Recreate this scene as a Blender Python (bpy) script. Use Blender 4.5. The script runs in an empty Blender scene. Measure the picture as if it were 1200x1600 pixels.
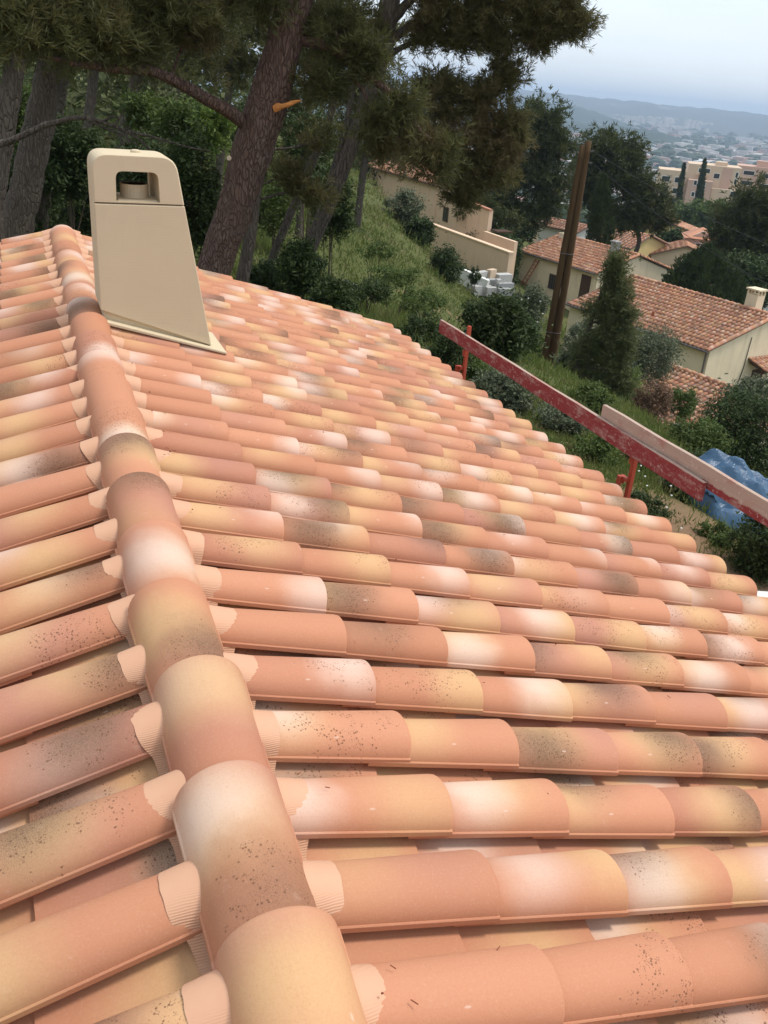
import bpy, math, random
import numpy as np
from mathutils import Matrix, Vector

random.seed(7)
rng = np.random.default_rng(11)
scene = bpy.context.scene
C = scene.collection

# ------------------------------------------------------------------ camera
F_PX, PITCH, ROLL, YAW = 1384.45, math.radians(25.673), math.radians(4.926), math.radians(22.849)
CAM = np.array([-0.3101, 0.0, 1.3383])
_fw = np.array([math.sin(YAW)*math.cos(PITCH), math.cos(YAW)*math.cos(PITCH), -math.sin(PITCH)])
_r0 = np.array([math.cos(YAW), -math.sin(YAW), 0.0])
_u0 = np.cross(_r0, _fw)
_rt = math.cos(ROLL)*_r0 + math.sin(ROLL)*_u0
_up = -math.sin(ROLL)*_r0 + math.cos(ROLL)*_u0
cd = bpy.data.cameras.new('camera')
cam = bpy.data.objects.new('camera', cd)
C.objects.link(cam)
cd.sensor_fit = 'VERTICAL'
cd.sensor_height = 24.0
cd.lens = F_PX/1600*24.0
cd.clip_start = 0.05
cd.clip_end = 40000
cam.matrix_world = Matrix(((_rt[0], _up[0], -_fw[0], CAM[0]), (_rt[1], _up[1], -_fw[1], CAM[1]),
                           (_rt[2], _up[2], -_fw[2], CAM[2]), (0, 0, 0, 1)))
scene.camera = cam

# ------------------------------------------------------------------ sky, sun, exposure
SUN_EL, SUN_AZ = math.radians(60), math.radians(104)      # azimuth measured from +Y towards +X
world = bpy.data.worlds.new('World')
scene.world = world
world.use_nodes = True
wt = world.node_tree
wt.nodes.clear()
sky = wt.nodes.new('ShaderNodeTexSky')
sky.sky_type = 'NISHITA'
sky.sun_disc = False
sky.sun_elevation = SUN_EL
sky.sun_rotation = SUN_AZ
sky.altitude = 100
sky.air_density = 1.0
sky.dust_density = 2.5
sky.ozone_density = 1.5
veil = wt.nodes.new('ShaderNodeMix')          # thin even cloud veil over the whole sky
veil.data_type = 'RGBA'
veil.inputs[0].default_value = 0.62
veil.inputs[7].default_value = (8.3, 8.9, 9.5, 1)
wtc = wt.nodes.new('ShaderNodeTexCoord')
wmp = wt.nodes.new('ShaderNodeMapping'); wmp.inputs['Scale'].default_value = (1.6, 1.6, 6.0)
wno = wt.nodes.new('ShaderNodeTexNoise'); wno.inputs['Scale'].default_value = 1.4; wno.inputs['Detail'].default_value = 5
wmr = wt.nodes.new('ShaderNodeMapRange'); wmr.inputs[1].default_value = .3; wmr.inputs[2].default_value = .7; wmr.inputs[3].default_value = .50; wmr.inputs[4].default_value = .74
wt.links.new(wtc.outputs['Generated'], wmp.inputs[0]); wt.links.new(wmp.outputs[0], wno.inputs['Vector'])
wt.links.new(wno.outputs[0], wmr.inputs[0]); wt.links.new(wmr.outputs[0], veil.inputs[0])
wbg = wt.nodes.new('ShaderNodeBackground')
wbg.inputs[1].default_value = 0.092
wout = wt.nodes.new('ShaderNodeOutputWorld')
wt.links.new(sky.outputs[0], veil.inputs[6])
wt.links.new(veil.outputs[2], wbg.inputs[0])
wt.links.new(wbg.outputs[0], wout.inputs[0])

sl = bpy.data.lights.new('sun', 'SUN')
sl.energy = 1.5
sl.angle = math.radians(12)
sl.color = (1.0, 0.95, 0.88)
sun = bpy.data.objects.new('sun', sl)
C.objects.link(sun)
_sd = Vector((math.sin(SUN_AZ)*math.cos(SUN_EL), math.cos(SUN_AZ)*math.cos(SUN_EL), math.sin(SUN_EL)))
sun.rotation_euler = _sd.to_track_quat('Z', 'Y').to_euler()
sun.location = (0, -20, 40)

vs = scene.view_settings
vs.view_transform = 'Standard'
vs.look = 'None'
vs.exposure = 0.76
vs.gamma = 1.0
vs.use_curve_mapping = False
scene.render.film_transparent = False
scene.cycles.max_bounces = 6
scene.cycles.diffuse_bounces = 3
scene.cycles.transparent_max_bounces = 8
scene.cycles.volume_bounces = 0
scene.cycles.use_denoising = True

# ------------------------------------------------------------------ geometry of the place
def ray(px, py):
    return (px-600)/F_PX*_rt - (py-800)/F_PX*_up + _fw
def at(px, py, D):
    """point at horizontal distance D metres from the viewpoint in the direction surveyed as (px, py)"""
    d = ray(px, py)
    return CAM + d*D/math.hypot(d[0], d[1])
def mpp(D):
    return D/F_PX*1.03

_gx = np.array([-400, -60, -30, -10, 0, 6, 10.5, 14, 19, 24, 28, 36, 50, 90, 200, 4000.])
_gz = np.array([16, 9, 4, -0.6, -1.9, -2.7, -3.5, -4.95, -7.2, -10, -11.2, -11.9, -14, -19, -32, -32.])
_fx = np.array([0, 60, 110, 200, 300, 450, 700, 1000, 20000.])
_fz = np.array([-11, -12, -16, -24, -34, -52, -78, -90, -90.])
_bx = np.array([-60, -20, 0, 5.75, 8, 12, 14, 18, 24, 36, 60, 200, 4000.])
_bz = np.array([2, -1, -2.5, -3.9, -5.1, -6.9, -8.4, -11.4, -13.0, -13.8, -16, -30, -32.])
def ss(a, b, x):
    t = np.clip((x-a)/(b-a), 0, 1)
    return t*t*(3-2*t)
def zg(x, y):
    x = np.asarray(x, float); y = np.asarray(y, float)
    D = np.hypot(x-CAM[0], y)
    az = np.degrees(np.arctan2(x-CAM[0], y))
    xp = x - 0.18*(np.minimum(y, 160)-25)
    near = np.interp(xp, _gx, _gz)
    x2 = x - 0.45*(np.minimum(y, 110)-25)
    bank = np.interp(x2, _bx, _bz)
    wb = ss(14, 32, y)*ss(2, 9, x)
    near = near*(1-wb)+bank*wb
    wv = ss(19.5, 24.5, x)*ss(36, 46, y)*(1-ss(85, 110, y))
    near = near*(1-wv)+np.minimum(near, -9.8)*wv
    near = near + 0.10*np.sin(x*0.9+0.4*y)*np.cos(y*0.7-0.3*x) + 0.16*np.sin(x*.31+1)*np.sin(y*.27)
    far = np.interp(D, _fx, _fz)
    w = ss(70, 190, D)*ss(8, 24, az)*(1-ss(120, 150, az))
    wl = ss(400, 3000, D)
    return near*(1-w)*(1-wl) + far*w*(1-wl) + wl*(-90)

# ------------------------------------------------------------------ helpers: objects
def prop(o, label=None, cat=None, group=None, kind=None):
    if label: o['label'] = label
    if cat: o['category'] = cat
    if group: o['group'] = group
    if kind: o['kind'] = kind
    return o
_org = {}
def origin(o):
    return _org.get(o.name, np.zeros(3)) if o is not None else np.zeros(3)
def thing(name, loc, label, cat, group=None):
    o = bpy.data.objects.new(name, None)
    o.empty_display_size = 0.2
    C.objects.link(o)
    o.location = [float(v) for v in loc]
    _org[o.name] = np.array(loc, float)
    return prop(o, label, cat, group)
def link_mesh(name, me, mat, parent=None, loc=None):
    o = bpy.data.objects.new(name, me)
    C.objects.link(o)
    if mat is not None and len(me.materials) == 0:
        me.materials.append(mat)
    if parent is not None:
        o.parent = parent
        _org[o.name] = origin(parent)
    elif loc is not None:
        o.location = [float(v) for v in loc]
        _org[o.name] = np.array(loc, float)
    return o
def np_mesh(name, V, F, smooth=False, seed=None, uv=None):
    """V (n,3); F (m,k) one face size, or a list of such arrays"""
    Fs = F if isinstance(F, list) else [F]
    Fs = [np.asarray(f, np.int32) for f in Fs if len(f)]
    me = bpy.data.meshes.new(name)
    V = np.asarray(V, np.float32)
    me.vertices.add(len(V))
    me.vertices.foreach_set('co', V.ravel())
    nl = sum(f.size for f in Fs); npoly = sum(len(f) for f in Fs)
    me.loops.add(nl)
    me.polygons.add(npoly)
    li = np.concatenate([f.ravel() for f in Fs])
    me.loops.foreach_set('vertex_index', li)
    st = []; o = 0
    for f in Fs:
        st.append(o + np.arange(len(f))*f.shape[1]); o += f.size
    me.polygons.foreach_set('loop_start', np.concatenate(st).astype(np.int32))
    sm = np.zeros(npoly, bool); sm[:] = smooth
    me.polygons.foreach_set('use_smooth', sm)
    if uv is not None:
        l = me.uv_layers.new(name='UVMap')
        l.data.foreach_set('uv', np.asarray(uv, np.float32)[li].ravel())
    if seed is not None:
        a = me.attributes.new('seed', 'FLOAT', 'POINT')
        a.data.foreach_set('value', np.asarray(seed, np.float32))
    me.update(calc_edges=True)
    me.validate()
    return me

class MB:
    """collects simple shapes of ONE part in world coordinates"""
    def __init__(s, frame=None):
        s.v = []; s.f = []; s.M = frame
    def pts(s, P):
        P = np.asarray(P, float).reshape(-1, 3)
        if s.M is not None:
            P = P@s.M[0].T + s.M[1]
        i = len(s.v); s.v += P.tolist(); return i
    def box(s, x0, x1, y0, y1, z0, z1):
        i = s.pts([(x, y, z) for z in (z0, z1) for y in (y0, y1) for x in (x0, x1)])
        s.f += [[i+a for a in q] for q in ((0, 2, 3, 1), (4, 5, 7, 6), (0, 1, 5, 4), (2, 6, 7, 3), (0, 4, 6, 2), (1, 3, 7, 5))]
        return s
    def prism(s, poly, a0, a1, axis=1):
        """polygon of (p,q) pairs extruded along axis 0/1/2 from a0 to a1"""
        def mk(p, a):
            p = list(p)
            return {0: (a, p[0], p[1]), 1: (p[0], a, p[1]), 2: (p[0], p[1], a)}[axis]
        n = len(poly)
        i = s.pts([mk(p, a0) for p in poly] + [mk(p, a1) for p in poly])
        s.f += [[i+k for k in range(n)], [i+n+k for k in reversed(range(n))]]
        for k in range(n):
            s.f.append([i+k, i+n+k, i+n+(k+1) % n, i+(k+1) % n])
        return s
    def tube(s, P, rad, n=8, cap=True, wob=0.0, twist=0.0):
        P = np.asarray(P, float)
        rad = np.broadcast_to(np.asarray(rad, float), (len(P),))
        T = np.gradient(P, axis=0); T /= np.linalg.norm(T, axis=1)[:, None]+1e-9
        ref = np.array([0.31, 0.17, 0.93]) if abs(T[0][2]) < .8 else np.array([1, .1, 0.])
        a = np.cross(T, ref); a /= np.linalg.norm(a, axis=1)[:, None]+1e-9
        b = np.cross(T, a)
        ph = np.arange(n)/n*2*np.pi
        R = rad[:, None]*(1+wob*rng.normal(size=(len(P), n)))
        Vv = P[:, None]+R[..., None]*(np.cos(ph)[None, :, None]*a[:, None]+np.sin(ph)[None, :, None]*b[:, None])
        i = s.pts(Vv.reshape(-1, 3))
        for k in range(len(P)-1):
            for j in range(n):
                s.f.append([i+k*n+j, i+k*n+(j+1) % n, i+(k+1)*n+(j+1) % n, i+(k+1)*n+j])
        if cap:
            s.f.append([i+j for j in reversed(range(n))])
            s.f.append([i+(len(P)-1)*n+j for j in range(n)])
        return s
    def bar(s, a, b, w, h):
        a = np.asarray(a, float); b = np.asarray(b, float)
        t = (b-a)/np.linalg.norm(b-a)
        ref = np.array([0, 0, 1.]) if abs(t[2]) < .9 else np.array([1., 0, 0])
        u = np.cross(t, ref); u /= np.linalg.norm(u); v = np.cross(u, t)
        c = []
        for p in (a, b):
            for (p1, p2) in ((-1, -1), (1, -1), (1, 1), (-1, 1)):
                c.append(p+u*w/2*p1+v*h/2*p2)
        i = s.pts(c)
        s.f += [[i+k for k in q] for q in ((3, 2, 1, 0), (4, 5, 6, 7), (0, 1, 5, 4), (1, 2, 6, 5), (2, 3, 7, 6), (3, 0, 4, 7))]
        return s
    def quad(s, P):
        i = s.pts(P); s.f.append(list(range(i, i+len(P)))); return s
    def build(s, name, mat, parent=None, smooth=False, loc=None, bevel=0, kind=None):
        off = origin(parent) if parent is not None else (np.asarray(loc, float) if loc is not None else np.zeros(3))
        me = bpy.data.meshes.new(name)
        me.from_pydata((np.asarray(s.v)-off).tolist(), [], s.f)
        if smooth:
            me.polygons.foreach_set('use_smooth', [True]*len(me.polygons))
        me.update()
        o = link_mesh(name, me, mat, parent, loc)
        if bevel:
            m = o.modifiers.new('bevel', 'BEVEL'); m.width = bevel; m.segments = 2; m.limit_method = 'ANGLE'
        if kind: o['kind'] = kind
        return o
def frame(origin_, az_deg):
    """local axes: y away along azimuth, x to its right, z up"""
    a = math.radians(az_deg)
    Rm = np.array([[math.cos(a), math.sin(a), 0], [-math.sin(a), math.cos(a), 0], [0, 0, 1.]])
    return (Rm, np.asarray(origin_, float))

# ------------------------------------------------------------------ helpers: materials
class NT:
    def __init__(s, name):
        s.m = bpy.data.materials.new(name); s.m.use_nodes = True
        s.t = s.m.node_tree; s.t.nodes.clear()
        s.out = s.t.nodes.new('ShaderNodeOutputMaterial')
    def n(s, ty, **k):
        nd = s.t.nodes.new(ty)
        for a, b in k.items(): setattr(nd, a, b)
        return nd
    def put(s, sock, v):
        if v is None: return
        if hasattr(v, 'is_output'): s.t.links.new(v, sock)
        else:
            if isinstance(v, (tuple, list)) and len(v) == 3 and sock.type == 'RGBA': v = (*v, 1)
            sock.default_value = v
    def math(s, op, a, b=None, c=None, clamp=False):
        nd = s.n('ShaderNodeMath', operation=op, use_clamp=clamp)
        for i, v in enumerate((a, b, c)): s.put(nd.inputs[i], v)
        return nd.outputs[0]
    def mix(s, f, a, b, bt='MIX'):
        nd = s.n('ShaderNodeMix', data_type='RGBA', blend_type=bt)
        s.put(nd.inputs[0], f); s.put(nd.inputs[6], a); s.put(nd.inputs[7], b)
        return nd.outputs[2]
    def noise(s, vec, scale, detail=3, rough=.55, out=0, dist=0.0):
        nd = s.n('ShaderNodeTexNoise')
        s.put(nd.inputs['Vector'], vec)
        nd.inputs['Scale'].default_value = scale; nd.inputs['Detail'].default_value = detail
        nd.inputs['Roughness'].default_value = rough; nd.inputs['Distortion'].default_value = dist
        return nd.outputs[out]
    def voro(s, vec, scale, feature='F1', out=0, rnd=1.0):
        nd = s.n('ShaderNodeTexVoronoi', feature=feature)
        s.put(nd.inputs['Vector'], vec)
        nd.inputs['Scale'].default_value = scale
        nd.inputs['Randomness'].default_value = rnd
        return nd.outputs[out]
    def sm(s, x, lo, hi, a=0.0, b=1.0):
        nd = s.n('ShaderNodeMapRange', interpolation_type='SMOOTHSTEP')
        for i, v in enumerate((x, lo, hi, a, b)): s.put(nd.inputs[i], v)
        return nd.outputs[0]
    def white(s, w):
        nd = s.n('ShaderNodeTexWhiteNoise', noise_dimensions='1D'); s.put(nd.inputs['W'], w)
        return nd
    def sep(s, v):
        nd = s.n('ShaderNodeSeparateXYZ'); s.put(nd.inputs[0], v); return nd.outputs
    def comb(s, x, y, z):
        nd = s.n('ShaderNodeCombineXYZ')
        for i, v in enumerate((x, y, z)): s.put(nd.inputs[i], v)
        return nd.outputs[0]
    def obj(s): return s.n('ShaderNodeTexCoord').outputs['Object']
    def pos(s): return s.n('ShaderNodeNewGeometry').outputs['Position']
    def seed(s):
        a = s.n('ShaderNodeAttribute', attribute_type='GEOMETRY', attribute_name='seed')
        b = s.n('ShaderNodeAttribute', attribute_type='OBJECT', attribute_name='seed')
        return s.math('ADD', a.outputs['Fac'], b.outputs['Fac'])
    def scale(s, v, k):
        nd = s.n('ShaderNodeVectorMath', operation='MULTIPLY'); s.put(nd.inputs[0], v); nd.inputs[1].default_value = k
        return nd.outputs[0]
    def bump(s, h, strength, dist=.01, normal=None):
        nd = s.n('ShaderNodeBump'); nd.inputs['Strength'].default_value = strength; nd.inputs['Distance'].default_value = dist
        s.put(nd.inputs['Height'], h)
        if normal is not None: s.put(nd.inputs['Normal'], normal)
        return nd.outputs[0]
    def finish(s, col, rough=.8, normal=None, spec=.3, metal=0, trans=0.0, transcol=None):
        p = s.n('ShaderNodeBsdfPrincipled')
        s.put(p.inputs['Base Color'], col); s.put(p.inputs['Roughness'], rough)
        p.inputs['Specular IOR Level'].default_value = spec; p.inputs['Metallic'].default_value = metal
        s.put(p.inputs['Normal'], normal)
        sh = p.outputs[0]
        if trans > 0:
            tr = s.n('ShaderNodeBsdfTranslucent'); s.put(tr.inputs[0], transcol if transcol is not None else col)
            mx = s.n('ShaderNodeMixShader'); mx.inputs[0].default_value = trans
            s.t.links.new(sh, mx.inputs[1]); s.t.links.new(tr.outputs[0], mx.inputs[2]); sh = mx.outputs[0]
        s.t.links.new(sh, s.out.inputs[0])
        return s.m

def simple(name, col, rough=.8, var=.15, scale=6, bump=.2, bscale=40, spec=.3, metal=0, stain=None):
    t = NT(name); P = t.pos()
    f = t.noise(P, scale, 4)
    c = t.mix(f, tuple(v*(1-var) for v in col), tuple(min(1, v*(1+var)) for v in col))
    if stain:
        c = t.mix(t.math('MULTIPLY', t.sm(t.noise(t.scale(P, (1.6, 1.6, .35)), 1.3, 5, .65), .48, .72), stain[1]), c, stain[0])
    return t.finish(c, rough, t.bump(t.noise(P, bscale, 3), bump, .01) if bump else None, spec, metal)

def mat_tile(name, worn=0.0):
    t = NT(name)
    sd = t.seed()
    uvn = t.n('ShaderNodeUVMap'); u, v, _ = t.sep(uvn.outputs[0])
    P = t.pos()
    wob = t.math('SUBTRACT', t.noise(P, 9, 2), .5)
    rnd = t.white(sd)
    r1, r2, r3 = t.sep(rnd.outputs['Color'])
    base = t.mix(r1, (.470, .205, .112), (.545, .248, .140))
    base = t.mix(t.math('MULTIPLY', t.sm(r2, .72, .95), .6), base, (.40, .168, .105))
    def blob(k, su, sv, thresh, vlo=.2, vhi=.8):
        w = t.white(t.math('ADD', t.math('MULTIPLY', sd, 1.37), k*31.7))
        a, b, c = t.sep(w.outputs['Color'])
        cu = t.math('ADD', t.math('MULTIPLY', a, .95), .12)
        cv = t.math('ADD', t.math('MULTIPLY', b, vhi-vlo), vlo)
        du = t.math('DIVIDE', t.math('ADD', t.math('SUBTRACT', u, cu), t.math('MULTIPLY', wob, .18)), su)
        dv = t.math('DIVIDE', t.math('ADD', t.math('SUBTRACT', v, cv), t.math('MULTIPLY', wob, .2)), sv)
        d = t.math('SQRT', t.math('ADD', t.math('MULTIPLY', du, du), t.math('MULTIPLY', dv, dv)))
        return t.math('MULTIPLY', t.sm(d, 1.25, .05), t.sm(c, thresh-.08, thresh+.08))
    mauve = blob(4, .42, .7, .62)
    col = t.mix(t.math('MULTIPLY', mauve, .55), base, (.42, .200, .150))
    yel = blob(1, .34, .70, .27)
    col = t.mix(t.math('MULTIPLY', yel, .72), col, (.62, .395, .190))
    wht = blob(2, .28, .55, .42)
    col = t.mix(t.math('MULTIPLY', wht, .68), col, (.71, .55, .45))
    # sprayed engobe is grainy: break every colour with fine mottling
    grain = t.noise(P, 190, 3, .7)
    col = t.mix(t.math('MULTIPLY', t.sm(grain, .50, .72), .20), col, (.40, .165, .10))
    col = t.mix(t.math('MULTIPLY', t.sm(grain, .47, .28), .16), col, (.66, .44, .31))
    dk = blob(3, .40, .62, .60, .3, .95)
    edge = t.math('MAXIMUM', t.math('MULTIPLY', dk, 1.0), 0.0)
    fine = t.noise(P, 560, 1, .6)
    soft = t.math('MULTIPLY', t.math('POWER', dk, 1.25), t.math('ADD', .50, t.math('MULTIPLY', t.sm(fine, .40, .62), .42)))
    col = t.mix(soft, col, (.120, .078, .048))
    # dark iron speckles, thick where the tile was flashed
    big = blob(5, .6, .8, .58, .3, .9)
    clus = t.sm(t.noise(P, 15, 3), .36, .62, .25, 1.15)
    den = t.math('MULTIPLY', t.math('MAXIMUM', t.math('MULTIPLY', edge, 1.25), big), clus)
    vd = t.voro(t.scale(P, (1.0, 1.0, 1.0)), 95)
    vs2 = t.voro(P, 210)
    pick = t.noise(P, 130, 0)
    sp = t.math('MULTIPLY', t.sm(vd, .30, .20), t.sm(t.math('MULTIPLY', den, pick), .22, .36))
    sp2 = t.math('MULTIPLY', t.sm(vs2, .34, .22), t.sm(t.math('MULTIPLY', den, t.noise(P, 77, 0)), .30, .45))
    spk = t.math('MAXIMUM', sp, t.math('MULTIPLY', sp2, .8))
    col = t.mix(t.math('MULTIPLY', spk, .8), col, (.135, .060, .031))
    # sparse dust, and the pale nib mark of the mould
    nu = t.math('SUBTRACT', u, t.math('ADD', .52, t.math('MULTIPLY', r3, .06)))
    nv = t.math('SUBTRACT', v, .27)
    nd = t.math('SQRT', t.math('ADD', t.math('POWER', t.math('DIVIDE', nu, .018), 2), t.math('POWER', t.math('DIVIDE', nv, .012), 2)))
    nib = t.math('MULTIPLY', t.sm(nd, 1.2, .5), t.sm(r1, .60, .62))
    col = t.mix(t.math('MULTIPLY', nib, .55), col, (.66, .48, .38))
    col = t.mix(t.math('MULTIPLY', t.sm(t.noise(P, 26, 5, .7), .60, .74), .14), col, (.64, .47, .37))
    streak = t.noise(t.comb(t.math('MULTIPLY', u, .6), t.math('MULTIPLY', v, 26), sd), 3.0, 3)
    col = t.mix(t.math('MULTIPLY', t.sm(streak, .5, .8), .12), col, (.40, .18, .12))
    if worn:
        col = t.mix(t.math('MULTIPLY', t.sm(t.noise(P, 1.2, 5, .7), .42, .7), worn), col, (.20, .11, .08))
    h = t.math('ADD', t.math('MULTIPLY', t.noise(P, 420, 3), .45), t.math('MULTIPLY', t.noise(P, 34, 4), .7))
    return t.finish(col, t.math('ADD', .60, t.math('MULTIPLY', t.noise(P, 30, 2), .2)), t.bump(h, .24, .004), .22)

def mat_foliage(name, a, b, c=None, trans=.25, rough=.6):
    t = NT(name); sd = t.seed()
    w = t.white(sd)
    col = t.mix(w.outputs['Value'], a, b)
    if c is not None:
        col = t.mix(t.sm(t.noise(t.pos(), .9, 3), .5, .72), col, c)
    return t.finish(col, rough, None, .25, 0, trans)

def mat_bark(name, a, b, crack, scale=7, st=.35, bumpk=.9):
    t = NT(name); P = t.scale(t.pos(), (1, 1, st))
    P2 = t.n('ShaderNodeVectorMath', operation='ADD')
    t.put(P2.inputs[0], P); t.put(P2.inputs[1], t.scale(t.noise(P, 5, 3, out=1), (.16, .16, .16)))
    e = t.voro(P2.outputs[0], scale, 'DISTANCE_TO_EDGE')
    cellc = t.voro(P2.outputs[0], scale, 'F1', 1)
    n = t.noise(P, 22, 5, .65)
    col = t.mix(t.noise(P, 2.2, 4), a, b)
    col = t.mix(t.math('MULTIPLY', t.sep(cellc)[0], .45), col, tuple(v*.55 for v in a))
    col = t.mix(t.math('MULTIPLY', t.sm(n, .52, .72), .5), col, tuple(min(1, v*1.7) for v in b))
    col = t.mix(t.math('MULTIPLY', t.math('MULTIPLY', t.sm(e, .12, .01), .7), t.sm(t.noise(P, 3.1, 3), .36, .66)), col, crack)
    h = t.math('ADD', t.sm(e, 0, .16), t.math('MULTIPLY', n, .5))
    return t.finish(col, .92, t.bump(h, bumpk, .03), .15)

M = {}
M['tile'] = mat_tile('clay_tile')
M['old_tile'] = mat_tile('weathered_clay_tile', .55)
M['concrete_deck'] = simple('roof_deck', (.16, .10, .075), .9)
M['render_cream'] = simple('cream_render', (.74, .625, .435), .9, .08, 1.4, .15, 60, stain=((.50, .40, .26), .4))
M['render_pink'] = simple('pink_render', (.74, .54, .375), .9, .07, 1.2, .12, 60, stain=((.58, .42, .30), .4))
M['render_sand'] = simple('sand_render', (.60, .46, .33), .9, .08, .3, .1, 20)
M['render_rose'] = simple('rose_render', (.54, .36, .28), .9, .08, .3, .1, 20)
M['render_yellow'] = simple('yellow_render', (.56, .42, .19), .9, .08, .4, .1, 20)
M['white_wall'] = simple('white_masonry', (.66, .65, .61), .85, .1, 2, .15, 30)
M['pale_block'] = simple('pale_concrete', (.46, .45, .42), .9, .15, 4, .3, 50)
M['grey_block'] = simple('grey_concrete', (.30, .30, .29), .95, .15, 5, .4, 60)
M['dark_wood'] = simple('dark_wood', (.075, .04, .025), .75, .25, 8, .3, 40)
M['shutter'] = simple('brown_shutter', (.10, .06, .04), .7, .2, 8, .2, 40)
M['glass'] = simple('dark_glass', (.03, .033, .036), .12, .1, 2, 0, 1, .5)
M['gutter'] = simple('gutter_metal', (.13, .11, .10), .5, .1, 4, .1, 30, .4)
M['white_frame'] = simple('white_frame', (.70, .69, .66), .6, .05)
M['ladder'] = simple('rusty_ladder', (.34, .10, .05), .75, .3, 9, .3, 60)
M['wire'] = simple('black_cable', (.02, .02, .022), .6, .1, 3, 0)
M['post_red'] = simple('red_lead_steel', (.42, .062, .03), .55, .3, 18, .25, 120, .4, stain=((.16, .05, .035), .6))
M['dead'] = simple('dead_twigs', (.16, .085, .05), .9, .3, 20, 0)
M['stem'] = simple('shrub_stem', (.10, .075, .05), .9, .3, 12, .4, 60)

def mat_cement():
    t = NT('beige_fibre_cement'); P = t.obj()
    c = t.mix(t.noise(P, 3.5, 4), (.57, .47, .315), (.63, .525, .36))
    x, y, z = t.sep(P)
    s1 = t.math('SINE', t.math('MULTIPLY', t.math('ADD', x, t.math('MULTIPLY', z, .58)), 620))
    s2 = t.math('SINE', t.math('MULTIPLY', t.math('SUBTRACT', x, t.math('MULTIPLY', z, .58)), 620))
    weave = t.math('MULTIPLY', s1, s2)
    c = t.mix(t.math('MULTIPLY', t.sm(weave, -.4, .8), .10), c, (.38, .30, .19))
    c = t.mix(t.math('MULTIPLY', t.sm(t.noise(P, 2.3, 5, .7), .52, .75), .22), c, (.42, .36, .25))
    c = t.mix(t.math('MULTIPLY', t.sm(t.noise(t.scale(P, (22, 22, 1.1)), 1.0, 4, .6), .54, .76), .13), c, (.46, .385, .26))
    c = t.mix(t.math('MULTIPLY', t.sm(t.noise(P, 75, 2), .66, .74), .25), c, (.30, .24, .16))
    h = t.math('ADD', t.math('MULTIPLY', weave, .5), t.noise(P, 160, 3))
    return t.finish(c, .85, t.bump(h, .22, .003), .2)
M['cement'] = mat_cement()

def mat_flash():
    t = NT('pleated_ridge_membrane'); P = t.obj()
    c = t.mix(t.noise(P, 14, 3), (.57, .315, .195), (.63, .365, .230))
    x, y, z = t.sep(P)
    wv = t.math('SINE', t.math('MULTIPLY', t.math('ADD', t.math('ADD', y, t.math('MULTIPLY', z, .9)), t.math('MULTIPLY', t.noise(P, 12, 2), .02)), 900))
    wv = t.math('MULTIPLY', wv, t.seed())
    c = t.mix(t.math('MULTIPLY', t.sm(wv, .3, 1), .4), c, (.36, .19, .115))
    return t.finish(c, .7, t.bump(wv, .35, .002), .3)
M['flash'] = mat_flash()

def mat_board(name, paint, split):
    t = NT(name); P = t.obj()
    x, y, z = t.sep(P)
    g = t.noise(t.scale(P, (14, 1.1, 26)), 3, 5, .6)
    wood = t.mix(g, (.36, .25, .19), (.52, .40, .32))
    wood = t.mix(t.sm(t.noise(P, 6, 4), .5, .8), wood, (.40, .20, .16))
    red = t.mix(t.noise(P, 7, 4, .7), (.22, .030, .030), (.31, .058, .056))
    worn = t.sm(t.math('ADD', t.noise(t.scale(P, (1, .8, 2.2)), 7, 6, .75), t.math('MULTIPLY', t.noise(P, 60, 2), .15)), .56, .74)
    red = t.mix(t.math('MULTIPLY', worn, .75), red, (.44, .28, .24))
    if split is None:
        msk = t.sm(z, .062, .066)          # pale sawn top edge
    else:
        msk = t.sm(t.math('ADD', z, t.math('MULTIPLY', t.math('SUBTRACT', t.noise(P, 16, 4), .5), .05)), split-.006, split+.006)
    c = t.mix(msk, red, wood)
    c = t.mix(t.math('MULTIPLY', t.sm(t.noise(P, 40, 3), .62, .72), .5), c, (.66, .58, .50))
    return t.finish(c, .8, t.bump(g, .35, .004), .25)
M['board_red'] = mat_board('red_painted_plank', True, None)
M['board_bare'] = mat_board('half_painted_plank', True, -.028)

def mat_ground():
    t = NT('hillside_ground'); P = t.pos()
    n1 = t.noise(P, .22, 5, .6); n2 = t.noise(P, 1.6, 5, .65); n3 = t.noise(P, 11, 4, .7)
    grass = t.mix(n2, (.060, .080, .024), (.120, .125, .046))
    dirt = t.mix(n3, (.15, .095, .055), (.27, .175, .105))
    x, y, z = t.sep(P)
    near = t.sm(t.math('ADD', x, t.math('MULTIPLY', t.math('SUBTRACT', n1, .5), 2.5)), 9.2, 7.6)
    near = t.math('MULTIPLY', near, t.sm(y, 10.5, 8.0))
    m = t.math('MAXIMUM', t.sm(t.math('ADD', n2, t.math('MULTIPLY', n1, .45)), .80, .95), near)
    c = t.mix(m, grass, dirt)
    # far plain: pale built-up ground
    dist = t.math('SQRT', t.math('ADD', t.math('MULTIPLY', x, x), t.math('MULTIPLY', y, y)))
    town = t.mix(t.sm(t.noise(P, .010, 5, .75), .44, .56), (.06, .08, .045), (.34, .32, .29))
    c = t.mix(t.sm(dist, 420, 800), c, town)
    return t.finish(c, .95, t.bump(t.math('ADD', n3, n2), .6, .05), .1)
M['ground'] = mat_ground()
def mat_hill(name, a, b, pale):
    t = NT(name); P = t.pos()
    c = t.mix(t.noise(P, .004, 6, .7), a, b)
    c = t.mix(t.sm(t.noise(t.scale(P, (1, 1, 3)), .0021, 7, .72), .57, .70), c, pale)
    return t.finish(c, 1, None, .05)
M['hill_far'] = mat_hill('far_limestone_range', (.070, .080, .068), (.115, .12, .10), (.26, .25, .23))
M['hill_mid'] = mat_hill('wooded_hill', (.028, .042, .022), (.05, .065, .032), (.07, .08, .045))

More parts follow.
